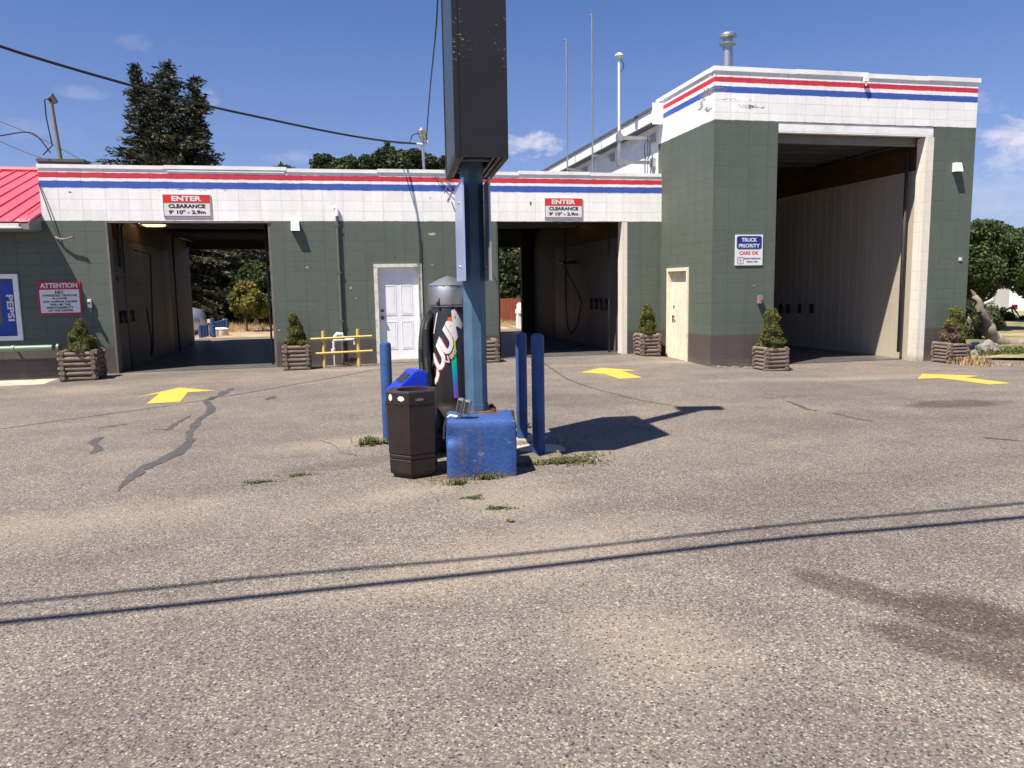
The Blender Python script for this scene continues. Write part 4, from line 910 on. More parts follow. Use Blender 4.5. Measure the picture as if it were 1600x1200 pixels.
def rainbow():
    m, nt, b = newmat('rainbow_stripe'); sx = nd(nt, 'ShaderNodeSeparateXYZ', {0: pos(nt)})
    f = mth(nt, 'DIVIDE', mth(nt, 'SUBTRACT', sx.outputs[2], .55), .80)
    nt.links.new(ramp(nt, f, [(.0, (.22, .08, .45)), (.18, (.05, .14, .60)), (.36, (.0, .38, .45)), (.55, (.02, .55, .10)), (.72, (.80, .80, .03)), (.86, (.85, .42, .02)), (1, (.70, .10, .02))]), b.inputs['Base Color']); b.inputs['Roughness'].default_value = .35; return m
M['rainbow'] = rainbow()
mb = MB(); vs = []; n = 26
for i in range(n+1):
    u = i/n; z = .55+.82*u; cc = .052-.018*u-.02*u*u; w_ = .024+.004*u
    for k in (-1, 0, 1): a = fa+(cc+k*w_)/vr; vs.append((vx+math.cos(a)*(vr+.0018), vy+math.sin(a)*(vr+.0018), z))
mb.add(vs, [(i*3+k, i*3+k+1, i*3+k+4, i*3+k+3) for i in range(n) for k in (0, 1)]); mb.build('stripe', M['rainbow'], body)
# hose hung in loops on the left side
left = Vector((math.cos(fa-math.pi/2), math.sin(fa-math.pi/2), 0))
fwd = Vector((math.cos(fa), math.sin(fa), 0))
def hose(pts, r=.036):
    P_ = []
    pts = [Vector(p) for p in pts]
    for i in range(len(pts)-1):
        p0, p1_, p2_, p3 = pts[max(i-1, 0)], pts[i], pts[i+1], pts[min(i+2, len(pts)-1)]
        for k in range(14):
            t_ = k/14; P_.append(.5*((2*p1_)+(-p0+p2_)*t_+(2*p0-5*p1_+4*p2_-p3)*t_*t_+(-p0+3*p1_-3*p2_+p3)*t_**3))
    P_.append(pts[-1]); Q = []; rs = []
    for i in range(len(P_)-1):
        for k in (0, .5): Q.append(P_[i].lerp(P_[i+1], k)); rs.append(r*(1.0 if k == 0 else .90))
    mb = MB(); mb.tube(Q, rs, 12); return mb
c0 = Vector((vx, vy, 0))
def hp(o, f, z): return c0+left*o+fwd*f+Vector((0, 0, z))
hose([hp(.17, .03, 1.42), hp(.25, .05, 1.31), hp(.285, .05, 1.1), hp(.285, .06, .85), hp(.25, .08, .66), hp(.215, .09, .62), hp(.2, .05, .75), hp(.215, .02, 1.0), hp(.21, 0, 1.3), hp(.18, -.02, 1.41)]).build('hose', M['hose'], V)
hose([hp(.16, .08, 1.40), hp(.225, .10, 1.28), hp(.235, .12, 1.0), hp(.225, .13, .75), hp(.2, .13, .45), hp(.19, .15, .25), hp(.10, .30, .12), hp(.0, .36, .06)]).build('hose', M['hose'], V)

# ---------------------------------------------------------------- trash can, recycling bin, bollards
tc = Vector((.603, 6.83, 0)); t = thing('trash_can', 'brown hexagonal plastic trash can left of the blue footing', 'trash can', tc)
ra = math.radians(-102)
def hexring(r, z, sides=6): return [(tc.x+r*math.cos(ra+k*math.pi/3), tc.y+r*math.sin(ra+k*math.pi/3), z) for k in range(sides)]
def hexloft(levels, caps=True):
    mb = MB(); vs = []
    for r, z in levels: vs += hexring(r, z)
    fs = [(i*6+k, i*6+(k+1) % 6, (i+1)*6+(k+1) % 6, (i+1)*6+k) for i in range(len(levels)-1) for k in range(6)]
    if caps: fs += [tuple(reversed(range(6)))]
    mb.add(vs, fs); return mb
mb = hexloft([(.195, .0), (.205, .035), (.225, .04), (.23, .06), (.232, .165), (.226, .17), (.226, .178), (.234, .183), (.234, .205), (.228, .21), (.228, .218), (.236, .224), (.243, .655), (.238, .662)])
bd = mb.build('body', M['can'], t)
# lid: rim with a round mouth
mb = MB(); outer = []; lid = [(.246, .658), (.247, .672), (.243, .765), (.232, .775)]
for r, z in lid: outer += hexring(r, z)
mb.add(outer, [(i*6+k, i*6+(k+1) % 6, (i+1)*6+(k+1) % 6, (i+1)*6+k) for i in range(3) for k in range(6)])
n = 36; ring = []; hx = []
for k in range(n):
    a = ra+2*math.pi*k/n; sec = (2*math.pi*k/n) % (math.pi/3); rr = .232*math.cos(math.pi/6)/math.cos(sec-math.pi/6)
    hx.append((tc.x+rr*math.cos(a), tc.y+rr*math.sin(a), .775)); ring.append((a, ))
rin = [(tc.x+.135*math.cos(a[0]), tc.y+.135*math.sin(a[0]), .772) for a in ring]; rlo = [(tc.x+.128*math.cos(a[0]), tc.y+.128*math.sin(a[0]), .70) for a in ring]; rl2 = [(tc.x+.126*math.cos(a[0]), tc.y+.126*math.sin(a[0]), .60) for a in ring]
mb.add(hx+rin+rlo+rl2, [(j*n+k, j*n+(k+1) % n, (j+1)*n+(k+1) % n, (j+1)*n+k) for j in range(3) for k in range(n)]); ld = mb.build('lid', M['can'], t)
# stickers and hand hold on the lid faces
def onface(k, u, z, off):      # k-th face, u 0..1 along it
    a = Vector(hexring(.2475, 0)[k]); b = Vector(hexring(.2475, 0)[(k+1) % 6]); p = a.lerp(b, u); n_ = ((a+b)/2-tc); n_.z = 0; n_.normalize(); return Vector((p.x, p.y, z))+n_*off
def blob(k, uc, zc, ru, rz_, off, sq=1.0, n=18, wob=.0):
    pts = [onface(k, uc+ru*math.cos(2*math.pi*i/n)*(1+wob*math.sin(3.1*i)), zc+rz_*math.sin(2*math.pi*i/n)*(1+wob*math.cos(2.3*i)), off) for i in range(n)]
    mb = MB(); mb.add(pts, [tuple(range(n))]); return mb
blob(5, .20, .722, .075, .030, .0005, wob=.16).build('sticker', M['letter_white'], ld)
blob(5, .66, .715, .14, .022, .0005, wob=.22).build('sticker', M['letter_white'], ld)
blob(0, .45, .713, .28, .026, .0005).build('hand_hold', M['black_metal'], ld)
blob(0, .40, .705, .17, .014, .0012, wob=.1).build('sticker', M['log'], ld)
t = thing('recycling_bin', 'bin with a sloped bright blue lid behind the brown trash can', 'recycling bin', (.56, 7.42, 0))
mR = Matrix.Translation((0, 0, -.135)) @ rotm(.615, 7.45, math.radians(-8)) @ Matrix.Diagonal((.82, 1, 1, 1))
mb = MB(); mb.bbox(-.19, .18, -.17, .17, .135, .80, .02, mR); mb.build('body', M['bag'], t)
mb = MB(); vs = [(-.215, -.19, .79), (.195, -.19, .79), (.195, .19, .79), (-.215, .19, .79), (-.215, -.19, .815), (.195, -.19, 1.005), (.195, .19, 1.0), (-.215, .19, .815), (.06, -.19, 1.02), (.06, .19, 1.015)]
bm = bmesh.new(); bv = [bm.verts.new(mR @ Vector(v)) for v in vs]
for f_ in ((3, 2, 1, 0), (0, 1, 5, 8, 4), (2, 3, 7, 9, 6), (1, 2, 6, 5), (3, 0, 4, 7), (4, 8, 9, 7), (8, 5, 6, 9)): bm.faces.new([bv[i] for i in f_])
bmesh.ops.bevel(bm, geom=bm.edges[:], offset=.012, segments=2, affect='EDGES'); mb.frombm(bm); bl_ = mb.build('lid', M['bin_blue'], t)
mb = MB(); mb.add([mR @ Vector(v) for v in ((-.10, -.12, .905), (.01, -.12, .988), (.01, .12, .986), (-.10, .12, .903))], [(0, 1, 2, 3)]); mb.build('slot', M['black_metal'], bl_)
mb = MB(); mb.add([mR @ Vector(v) for v in ((-.20, -.19, .79), (-.24, -.2, .70), (-.235, -.18, .55), (-.19, -.18, .45), (-.18, -.17, .8), (-.20, .1, .79), (-.25, .1, .68), (-.23, .1, .5), (-.19, .1, .42))], [(0, 1, 6, 5), (1, 2, 7, 6), (2, 3, 8, 7), (0, 4, 3, 2, 1)]); mb.build('bag', M['bag'], t)
bol = None
for (px, py, lab, h_, r_) in ((608, 690, 'blue steel bollard left of the vacuum machine', 1.085, .062), (818, 688, 'blue bollard right of the sign pole, the further one of the pair', 1.165, .060), (844, 708, 'blue bollard right of the sign pole, the nearer one of the pair', 1.19, .064)):
    p = G(px, py)
    p.y += .05
    t = tag(MB().lathe([(r_, -.1), (r_, h_-.03), (r_*.9, h_-.008), (r_*.5, h_+.004), (0, h_+.008)], p.x, p.y, 24).build('bollard', M['blue_post'], None, (p.x, p.y, 0)), lab, 'bollard', 'blue bollards around the vacuum')

# ---------------------------------------------------------------- painted arrows and crack sealant on the asphalt
def decal(name, pts, mat, dz=.004, parent=None):
    P_ = [G(*p) for p in pts]; mb = MB(); bm = bmesh.new(); f = bm.faces.new([bm.verts.new(p) for p in P_]); bmesh.ops.triangulate(bm, faces=[f])
    bmesh.ops.subdivide_edges(bm, edges=[e for e in bm.edges if e.calc_length() > .4], cuts=3)
    for v in bm.verts: v.co.z = gz(v.co.x, v.co.y)+dz
    for f in bm.faces:
        f.normal_update()
        if f.normal.z < 0: f.normal_flip()
    mb.frombm(bm); return mb.build(name, mat, parent)
def arrow_mat():
    m, nt, b = newmat('worn_yellow_road_paint'); P = pos(nt)
    c = mixc(nt, ramp(nt, noi(nt, P, 60, 4, .7), [(.35, 0.0), (.75, .35)]), (.68, .385, .04), (.42, .29, .12))
    wear = mth(nt, 'GREATER_THAN', noi(nt, P, 24, 9, .82), .59)
    c = mixc(nt, wear, c, (.17, .155, .14)); nt.links.new(c, b.inputs['Base Color']); b.inputs['Roughness'].default_value = .7
    v = nd(nt, 'ShaderNodeTexVoronoi', {'Vector': P, 'Scale': 95.0}); bn = nd(nt, 'ShaderNodeBump', {'Height': v.outputs['Distance'], 'Strength': .35, 'Distance': .005}); nt.links.new(bn.outputs[0], b.inputs['Normal']); return m
M['arrow'] = arrow_mat()
for lab, pts in (('yellow painted arrow in front of the left low bay', [(229, 631), (249, 615), (216, 620), (280, 606), (336, 610.5), (293, 613), (281, 628)]),
                 ('yellow painted arrow in front of the right low bay', [(908, 582), (938, 575), (998, 579), (972, 580), (1004, 590), (968, 592), (945, 584.5)]),
                 ('yellow painted arrow in front of the tall bay', [(1434, 592), (1441, 584.5), (1530, 587.5), (1508, 590), (1580, 599), (1546, 601), (1488, 593), (1467, 591)])):
    o = decal('painted_arrow', pts, M['arrow']); tag(o, lab, 'road marking', 'yellow arrows pointing into the bays')
def strip(cent, w, jag, seed):
    g = random.Random(seed); L = []; Rr = []
    for i in range(len(cent)-1):
        for k in range(5):
            t_ = k/5; x = cent[i][0]+(cent[i+1][0]-cent[i][0])*t_; y = cent[i][1]+(cent[i+1][1]-cent[i][1])*t_; ww = (cent[i][2]+(cent[i+1][2]-cent[i][2])*t_)*g.uniform(.55, .85)
            L.append((x-ww/2+g.uniform(-jag, jag), y+g.uniform(-jag, jag)*.25)); Rr.append((x+ww/2+g.uniform(-jag, jag), y+g.uniform(-jag, jag)*.25))
    L.append((cent[-1][0], cent[-1][1]))
    P_ = [G(*p) for p in L+list(reversed(Rr))]
    mb = MB(); n = len(L)-1; Lp = P_[:n+1]; Rp = list(reversed(P_[n+1:]))
    vs = []
    for i in range(n): vs += [Lp[i], Rp[i]]
    vs.append(Lp[n]); fs = [(2*i, 2*i+1, 2*i+3, 2*i+2) for i in range(n-1)]+[(2*n-2, 2*n-1, 2*n)]
    mb.add([(v.x, v.y, gz(v.x, v.y)+.004) for v in vs], fs); return mb
for i, c_ in enumerate(([(364, 606, 6), (352, 613, 20), (322, 626, 12), (332, 640, 18), (308, 660, 16), (296, 676, 16), (298, 690, 22), (272, 710, 30), (225, 732, 26), (200, 750, 20), (182, 770, 3)],
                        [(298, 650, 3), (272, 664, 12), (262, 672, 14), (236, 671, 8)], [(158, 683, 16), (144, 692, 18), (156, 702, 20), (140, 710, 16)], [(202, 662, 3), (176, 666, 10), (152, 670, 3)],
                        [(1232, 627, 8), (1262, 640, 10), (1300, 645, 5), (1340, 655, 8), (1367, 659, 3)], [(428, 620, 20), (418, 625, 16)], [(1538, 683, 18), (1560, 686, 24), (1600, 690, 14)])):
    mb = strip(c_, 0, 3.0 if i == 0 else 2.0, 11+i); o = mb.build('crack_sealant', M['tar'], ground)
# long thin cracks
for c_ in ([(500, 688), (520, 694), (535, 708), (560, 712)], [(1140, 615), (1200, 622), (1270, 618)]):
    mb = MB(); g = random.Random(5); pts = []
    for i in range(len(c_)-1):
        for k in range(8): pts.append(G(c_[i][0]+(c_[i+1][0]-c_[i][0])*k/8, c_[i][1]+(c_[i+1][1]-c_[i][1])*k/8+g.uniform(-.5, .5)))
    vs = []
    for p in pts: w_ = g.uniform(.004, .012); vs += [(p.x, p.y-w_, gz(p.x, p.y)+.0035), (p.x, p.y+w_, gz(p.x, p.y)+.0035)]
    mb.add(vs, [(2*i, 2*i+2, 2*i+3, 2*i+1) for i in range(len(pts)-1)]); mb.build('crack', M['tar'], ground)

# ---------------------------------------------------------------- weeds
M['f_litter'] = foliage('dry_litter', (.14, .09, .05), (.30, .22, .12), 20, None, .1)
def weed(px, py, rx, ry, n, lab, s=.028, hgt=.05, mat='f_weed', name='weed_clump'):
    n = int(n*.55)
    c = G(px, py); g = random.Random(int(px*7+py)); mb = MB()
    for _ in range(n):
        a = g.uniform(0, 6.28); r_ = abs(g.gauss(0, .5))*(1+.6*math.sin(3*a+px)); x, y = c.x+math.cos(a)*r_*rx, c.y+math.sin(a)*r_*ry; z = gz(x, y)
        d = Vector((g.gauss(0, 1), g.gauss(0, 1), 0)).normalized(); L = s*g.uniform(.35, 1.3); H = hgt*g.uniform(.1, 1.1)
        w_ = Vector((-d.y, d.x, 0))*L*.14; base = Vector((x, y, z)); mid = base+d*L*.5+Vector((0, 0, H)); tip = base+d*L*1.2+Vector((0, 0, H*.7))
        o = len(mb.v); mb.v += [tuple(base-w_), tuple(base+w_), tuple(mid+w_*1.3), tuple(mid-w_*1.3), tuple(tip)]; mb.f += [(o, o+1, o+2, o+3), (o+3, o+2, o+4)]; mb.sm += [False]*2
    return tag(mb.build(name, M[mat], None, (c.x, c.y, c.z)), lab, 'weed', 'weeds in cracks of the asphalt')
weed(580, 694, .17, .12, 420, 'small weed tuft left of the trash can', hgt=.07, s=.06)
weed(404, 754, .16, .05, 420, 'flat green weed in the crack, left of a similar one', hgt=.02)
weed(466, 743, .15, .05, 380, 'flat green weed in the crack, nearer the trash can', hgt=.02)
weed(878, 722, .42, .16, 1900, 'wide sprawling weed patch right of the bollards', hgt=.035, s=.045)
weed(740, 778, .09, .05, 260, 'small olive weed in front of the blue footing', hgt=.018)
weed(776, 795, .14, .05, 320, 'strung out weed in front of the blue footing, furthest from it', hgt=.018)
weed(715, 757, .09, .05, 260, 'weed at the left front corner of the blue footing', hgt=.05)
weed(760, 749, .18, .03, 380, 'weed fringe along the foot of the blue footing', hgt=.05)
weed(797, 815, .05, .03, 60, 'tiny dried weed in a dust patch', hgt=.02, mat='f_litter')
weed(545, 572, .2, .08, 300, 'dry weeds at the wall foot between rail and door', hgt=.09, mat='f_litter')
weed(815, 668, .09, .06, 60, 'spiky dark weed between the footing and the bollards', hgt=.2, s=.10)
mb = MB(); g = random.Random(3)
for _ in range(1500):
    px, py = (g.gauss(700, 28), g.gauss(746, 7)) if g.random() < .5 else (g.gauss(850, 30), g.gauss(700, 9)); p = G(px, py); s = g.uniform(.004, .016)
    a = g.uniform(0, 3.14); d = Vector((math.cos(a), math.sin(a), 0))*s; e = Vector((-d.y, d.x, 0))*.6
    z = Vector((0, 0, .006)); mb.add([p-d, p+e+z, p+d, p-e+z*.5], [(0, 1, 2, 3)])
tag(mb.build('leaf_litter', M['f_litter']), kind='stuff')
# broken pale concrete round the bollards and loose bits
for i, (px, py, s, lab) in enumerate(((838, 700, .26, 'broken pale slab at the nearer bollard'), (860, 703, .2, 'broken pale slab beside the weed patch'), (826, 686, .2, 'broken pale slab between the two bollards'))):
    p = G(px, py); g = random.Random(i); pts = [(p.x+s*(.7+.4*g.random())*math.cos(a), p.y+s*.8*(.7+.4*g.random())*math.sin(a)) for a in [k*2*math.pi/8 for k in range(8)]]
    mb = MB(); mb.prism(pts, -.05, .012+.004*i); tag(mb.build('broken_slab', M['pale_concrete'], None, (p.x, p.y, 0)), lab, 'concrete slab', 'broken slabs round the bollards')

# ---------------------------------------------------------------- roof equipment
p = atY(1136.5, 103, 15.0); q = atY(1136.5, 50, 15.0)
t = thing('roof_vent', 'grey metal vent stack with a two ring cap on the tall bay roof', 'vent', (p.x, 15.0, 5.4))
z0, z1 = 5.42, q.z; mb = MB(); mb.lathe([(.10, z0), (.10, z1-.26), (.085, z1-.12)], p.x, 15, 24); mb.build('pipe', M['galv'], t)
mb = MB(); mb.lathe([(.10, z1-.26), (.165, z1-.25), (.17, z1-.235), (.10, z1-.20)], p.x, 15, 28); mb.lathe([(.09, z1-.14), (.17, z1-.11), (.175, z1-.085), (.165, z1-.05), (.10, z1-.012), (0, z1)], p.x, 15, 28)
mb.lathe([(.085, z1-.2), (.085, z1-.12)], p.x, 15, 16); mb.build('cap', M['galv'], t)
mb = MB(); mb.lathe([(.20, z0), (.16, z0+.05), (.11, 5.78), (.11, 5.82)], p.x, 15, 20); mb.build('collar', M['galv'], t)
for (px, pt, pb, lab) in ((885, 60, 262, 'slim grey aerial pole behind the parapet, the shorter one'), (925, 21, 268, 'slim grey aerial pole behind the parapet, the taller one')):
    X_ = 6.62; a = atX(px, pt, X_); b = atX(px-.5, pb, X_); t = thing('aerial_pole', lab, 'aerial', (X_, a.y, 3.8), 'aerial poles behind the parapet')
    mb = MB(); mb.tube([(X_, a.y, 3.8), (X_, a.y, a.z)], .024, 10); mb.build('pole', M['galv'], t)
    mb = MB(); mb.tube([(X_-.09, a.y, a.z-.05), (X_+.02, a.y, a.z-.05)], .02, 8); mb.build('tip', M['galv'], t)
    mb = MB(); bz = 4.98; mb.box(X_, 7.2, a.y-.03, a.y+.03, bz, bz+.05); mb.box(7.12, 7.2, a.y-.07, a.y+.07, bz-.1, bz+.1); mb.tube([(7.05, a.y, bz), (7.0, a.y-.05, bz-.4), (7.02, a.y, 3.85)], .008, 5); mb.build('bracket', M['galv'], t)
X_ = 6.35; a = atX(967.5, 82, X_); b = atX(966, 262, X_); t = thing('antenna_mast', 'white pipe mast with a mushroom antenna on two wall brackets', 'antenna', (X_, a.y, b.z))
M['mast'] = plain('pale_blue_white_pipe', (.62, .70, .76), .35, var=.06)
zm = b.z+(a.z-b.z)*.30; mb = MB(); mb.tube([(X_, a.y, zm), (X_, a.y, a.z-.12)], .032, 12); mb.build('pole', M['mast'], t)
mb = MB(); mb.tube([(X_, a.y, b.z), (X_, a.y, zm+.05)], .045, 12); mb.build('sleeve', M['galv'], t)
mb = MB(); mb.lathe([(.03, a.z-.14), (.06, a.z-.10), (.098, a.z-.085), (.102, a.z-.07), (.085, a.z-.045), (.03, a.z-.005), (0, a.z)], X_, a.y, 24); mb.build('antenna', M['frame_white'], t)
for zz in (b.z+.08, b.z+.62):
    mb = MB(); mb.box(X_, XC+.03, a.y-.04, a.y+.04, zz, zz+.07); mb.box(X_-.06, X_+.06, a.y-.06, a.y+.06, zz-.04, zz+.11); mb.box(XC-.05, XC+.03, a.y-.09, a.y+.09, zz-.06, zz+.13); mb.build('bracket', M['galv'], t)
mb = MB(); mb.tube([(X_+.03, a.y, a.z-.13), (X_+.11, a.y, a.z-.25), (X_+.09, a.y, a.z-.35), (X_+.035, a.y, a.z-.42)], .009, 6)
yc = a.y-.12
mb.tube([(6.98+.07*math.cos(k*.7), yc, b.z+.38+.22*math.sin(k*.7)) for k in range(28)], .009, 5); mb.tube([(6.98, yc, b.z+.7), (7.0, yc, b.z+.2), (6.98, yc, b.z-.3)], .008, 5); mb.build('cable', M['wire'], t)
# service mast with weatherhead on the low roof
mx, my = atY(662, 250, 16.95).x, 16.95; mt_ = atY(660, 203, my)
t = thing('service_mast', 'galvanised service mast with weatherhead behind the low parapet', 'mast', (mx, my, 3.8))
mb = MB(); mb.tube([(mx, my, 3.8), (mx-.01, my, mt_.z-.12)], .032, 12); mb.build('pole', M['galv'], t)
mb = MB(); mb.tube([(mx-.01, my, mt_.z-.22), (mx-.02, my-.02, mt_.z-.02), (mx-.02, my-.02, mt_.z+.04)], [.05, .10, .03], 14); mb.build('weatherhead', M['galv'], t)
mb = MB(); mb.tube([(mx-.16, my-.03, mt_.z-.3), (mx, my, mt_.z-.3), (mx+.10, my, mt_.z-.27)], .028, 8); mb.tube([(mx+.06, my-.02, mt_.z-.05), (mx+.09, my-.06, mt_.z-.3)], .014, 6); mb.build('insulator', M['frame_white'], t)
mb = MB()
for (dx, dy, ex, ez) in ((.0, -.03, .55, 3.25), (.05, -.05, .75, 3.0), (.3, -.1, .35, 3.6)):
    mb.tube([(mx+dx, my+dy, 4.15), (mx+dx+.2, D1-.05, 3.95), (mx+ex, D1-.05, 3.62)], .009, 5)
mb.tube([(mx+.5, D1-.05, 3.45), (mx+.55, D1-.08, 3.3), (mx+.62, D1-.06, 3.12), (mx+.58, D1-.06, 3.25)], .012, 5)
mb.build('loose_wire', M['cable_grey'], t)
# second mast at far left
yy = 19.0; a = atY(79, 153, yy); b = atY(95, 252, yy)
t = thing('service_mast', 'leaning wooden service mast with looped cables above the red roof', 'mast', (b.x, yy, 3.8))
mb = MB(); mb.tube([(b.x+.02, yy, 3.8), b, (a.x, yy, a.z-.1)], [.05, .048, .04], 10); mb.build('pole', M['grey_paint'], t)
mb = MB(); mb.tube([(a.x+.06, yy, a.z-.5), (a.x+.03, yy, a.z-.1), (a.x-.03, yy, a.z+.02), (a.x-.12, yy, a.z-.05), (a.x-.12, yy, a.z-.4), (a.x-.05, yy, a.z-1.0), (a.x-.25, yy, a.z-1.2)], .014, 7); mb.build('cable_loop', M['wire'], t)
mb = MB(); mb.tube([(a.x-.05, yy, a.z-.05), (a.x+.03, yy, a.z+.03), (a.x+.09, yy, a.z-.1)], [.06, .075, .06], 10); mb.build('weatherhead', M['cable_grey'], t)
mb = MB(); a = atY(62, 252, 18.6); b = atY(132, 254, 18.6); mb.box(a.x, b.x, 18.5, 18.9, 3.8, a.z-.02); mb.box(a.x-.03, b.x+.03, 18.47, 18.93, a.z-.02, a.z+.04)
tag(mb.build('roof_hatch', M['cable_grey'], None, (a.x, 18.6, 3.8)), 'low dark box on the roof beside the leaning mast', 'roof box')

# ---------------------------------------------------------------- cables
def cable(name, pts, r, lab, sub=8, mat='wire', group=None):
    P_ = []; pts = [Vector(p) for p in pts]
    for i in range(len(pts)-1):
        p0, p1_, p2_, p3 = pts[max(i-1, 0)], pts[i], pts[i+1], pts[min(i+2, len(pts)-1)]
        for k in range(sub): t_ = k/sub; P_.append(.5*((2*p1_)+(-p0+p2_)*t_+(2*p0-5*p1_+4*p2_-p3)*t_*t_+(-p0+3*p1_-3*p2_+p3)*t_**3))
    P_.append(pts[-1]); o = MB().tube(P_, r, 6).build(name, M[mat]); return tag(o, lab, 'cable', group)
q = [Vector((-4.05, 11.39, 4.80)), Vector((-3.46, 11.99, 4.73)), Vector((-2.78, 12.66, 4.67)), Vector((-2.1, 13.28, 4.61)), atY(400, 182, 14.2), atY(520, 207, 15.35), atY(600, 220, 16.03), Vector((mx-.12, my, mt_.z-.29))]
cable('overhead_cable', [Vector((-14.6, 2.6, 7.6)), Vector((-9, 7.15, 5.85)), Vector((-5.38, 10.12, 5.03)), Vector((-4.74, 10.65, 4.93))]+q, .019, 'thick black service cable crossing the sky to the service mast', group=None)
cable('drip_loop', [q[6], Vector((mx-.35, my-.1, mt_.z-.30)), Vector((mx-.22, my-.06, mt_.z-.12)), Vector((mx-.05, my-.04, mt_.z-.08))], .012, 'black drip loop of wire entering the weatherhead')
cable('sign_cable', [Vector((mx+.06, my-.03, mt_.z-.25)), atY(672, 140, 14.4), (1.55, 11.75, 5.28), (1.49, 11.02, 5.39), (1.46, 10.7, 5.45), (1.42, 9.95, 5.63), (1.38, 9.31, 5.93), (1.35, 8.5, 6.25), (pc.x, pc.y+.1, 7.3)], .012, 'twisted black wire running up from the service mast to the sign')
yy = 19.0; a = atY(79, 153, yy)
cable('overhead_cable', [atY(-40, 214, 16), atY(0, 212, 17), atY(50, 208, 18.3), Vector((a.x-.1, yy, a.z-1.15))], .012, 'black cable coming from the left to the leaning mast')
cable('overhead_cable', [atY(-30, 180, 26), atY(0, 190, 26), atY(45, 208, 26), atY(95, 232, 26), atY(130, 252, 26)], .012, 'thin wire far behind the leaning mast, upper one', mat='cable_grey')
cable('overhead_cable', [atY(-30, 212, 24), atY(0, 221, 24), atY(35, 236, 24), atY(68, 248, 24)], .012, 'thin wire above the red roof, lowest one', mat='cable_grey')
# two street cables high over the forecourt: they throw the long shadows
SH = Vector((.455, .30, 1.0))
def street(pts, H, r, lab):
    P_ = [G(*p) for p in pts]; W_ = [Vector((p.x-SH.x*H, p.y-SH.y*H, H)) for p in P_]
    d0 = (W_[0]-W_[1]).normalized(); d1 = (W_[-1]-W_[-2]).normalized()
    W_ = [W_[0]+d0*18+Vector((0, 0, 1.0)), W_[0]+d0*8+Vector((0, 0, .3))]+W_+[W_[-1]+d1*8+Vector((0, 0, .3)), W_[-1]+d1*18+Vector((0, 0, 1.0))]
    cable('overhead_cable', W_, r, lab); return W_
wa = street([(0, 944), (400, 902.5), (800, 867), (1230, 820), (1600, 786)], 6.6, .026, 'street cable over the forecourt casting the fainter shadow')
wb = street([(0, 973), (400, 932), (800, 890), (1230, 841), (1600, 808)], 6.0, .038, 'street cable over the forecourt casting the darker shadow')
for i, (w_, lab) in enumerate((((wa[0]+wb[0])/2, 'wooden utility pole left of the forecourt'), ((wa[-1]+wb[-1])/2, 'wooden utility pole right of the forecourt'))):
    t = thing('utility_pole', lab, 'utility pole', (w_.x, w_.y, 0)); MB().tube([(w_.x, w_.y, -.3), (w_.x, w_.y, 8.6)], [.16, .11], 12).build('pole', M['bark'], t)
    mb = MB(); mb.box(w_.x-.06, w_.x+.06, w_.y-1, w_.y+1, 7.9, 8.02); mb.build('crossarm', M['bark'], t)

# ---------------------------------------------------------------- trees
def crown(mb, blobs, n, s, g, shell=.55, flat=.0):
    tot = sum(b[1]**2 for b in blobs)
    for (c, r_, sq) in blobs:
        k = int(n*r_**2/tot)
        for _ in range(k):
            v = Vector((g.gauss(0, 1), g.gauss(0, 1), g.gauss(0, 1))).normalized(); rr = r_*(shell+(1-shell)*g.random()**.7)
            w_ = noise.noise((v*r_+Vector(c))*1.1)*.35+noise.noise((v*r_+Vector(c))*3.1)*.22
            if w_ < -.16 and g.random() < .75: continue
            rr *= 1+w_
            p = Vector(c)+Vector((v.x*rr, v.y*rr, v.z*rr*sq))
            q_ = Quaternion((g.gauss(0, 1), g.gauss(0, 1), g.gauss(0, 1), g.gauss(0, 1))).normalized(); L = s*g.uniform(.6, 1.4)
            a = q_ @ Vector((L, 0, 0)); b = q_ @ Vector((0, L*.55, 0)); n_ = q_ @ Vector((0, 0, L*.25))
            o = len(mb.v); mb.v += [tuple(p-a), tuple(p+b+n_), tuple(p+a), tuple(p-b+n_)]; mb.f += [(o, o+1, o+2), (o, o+2, o+3)]; mb.sm += [False]*2
def tree(name, lab, x, y, h, r_, mat, n, s, seed, z=0, trunk=.22, low=.25, nb=12, cat='tree', group='trees behind the car wash', sq=.9):
    g = random.Random(seed); t = thing(name, lab, cat, (x, y, z), group)
    mb = MB(); mb.tube([(x, y, z-.2), (x+.1*g.uniform(-1, 1), y, z+h*.35), (x+.3*g.uniform(-1, 1), y, z+h*.75)], [trunk, trunk*.7, trunk*.25], 9)
    bl = []
    for i in range(nb):
        a = i*2.4+g.uniform(-.3, .3); u = (i+.5)/nb; zz = z+h*(low+(1-low)*u*.86); rad = r_*math.sin(math.pi*min(.92, .22+u*.68))*g.uniform(.55, .85)
        br = r_*g.uniform(.32, .52)*(1.08-.45*u); c = (x+math.cos(a)*rad, y+math.sin(a)*rad, min(zz, z+h-br*sq*.95)); bl.append((c, br, sq))
        mb.tube([(x, y, z+h*(low*.6+.4*u*(1-low))), ((x+c[0])/2, (y+c[1])/2, (z+h*low*.7+c[2])/2), c], [trunk*.35, trunk*.2, trunk*.06], 5)
    bl.append(((x, y, z+h*.62), r_*.62, 1.0)); bl.append(((x, y, z+h-r_*.4), r_*.38, 1.0))
    mb.build('trunk', M['bark'], t)
    mb = MB(); crown(mb, bl, n, s, g); mb.build('crown', M[mat], t)
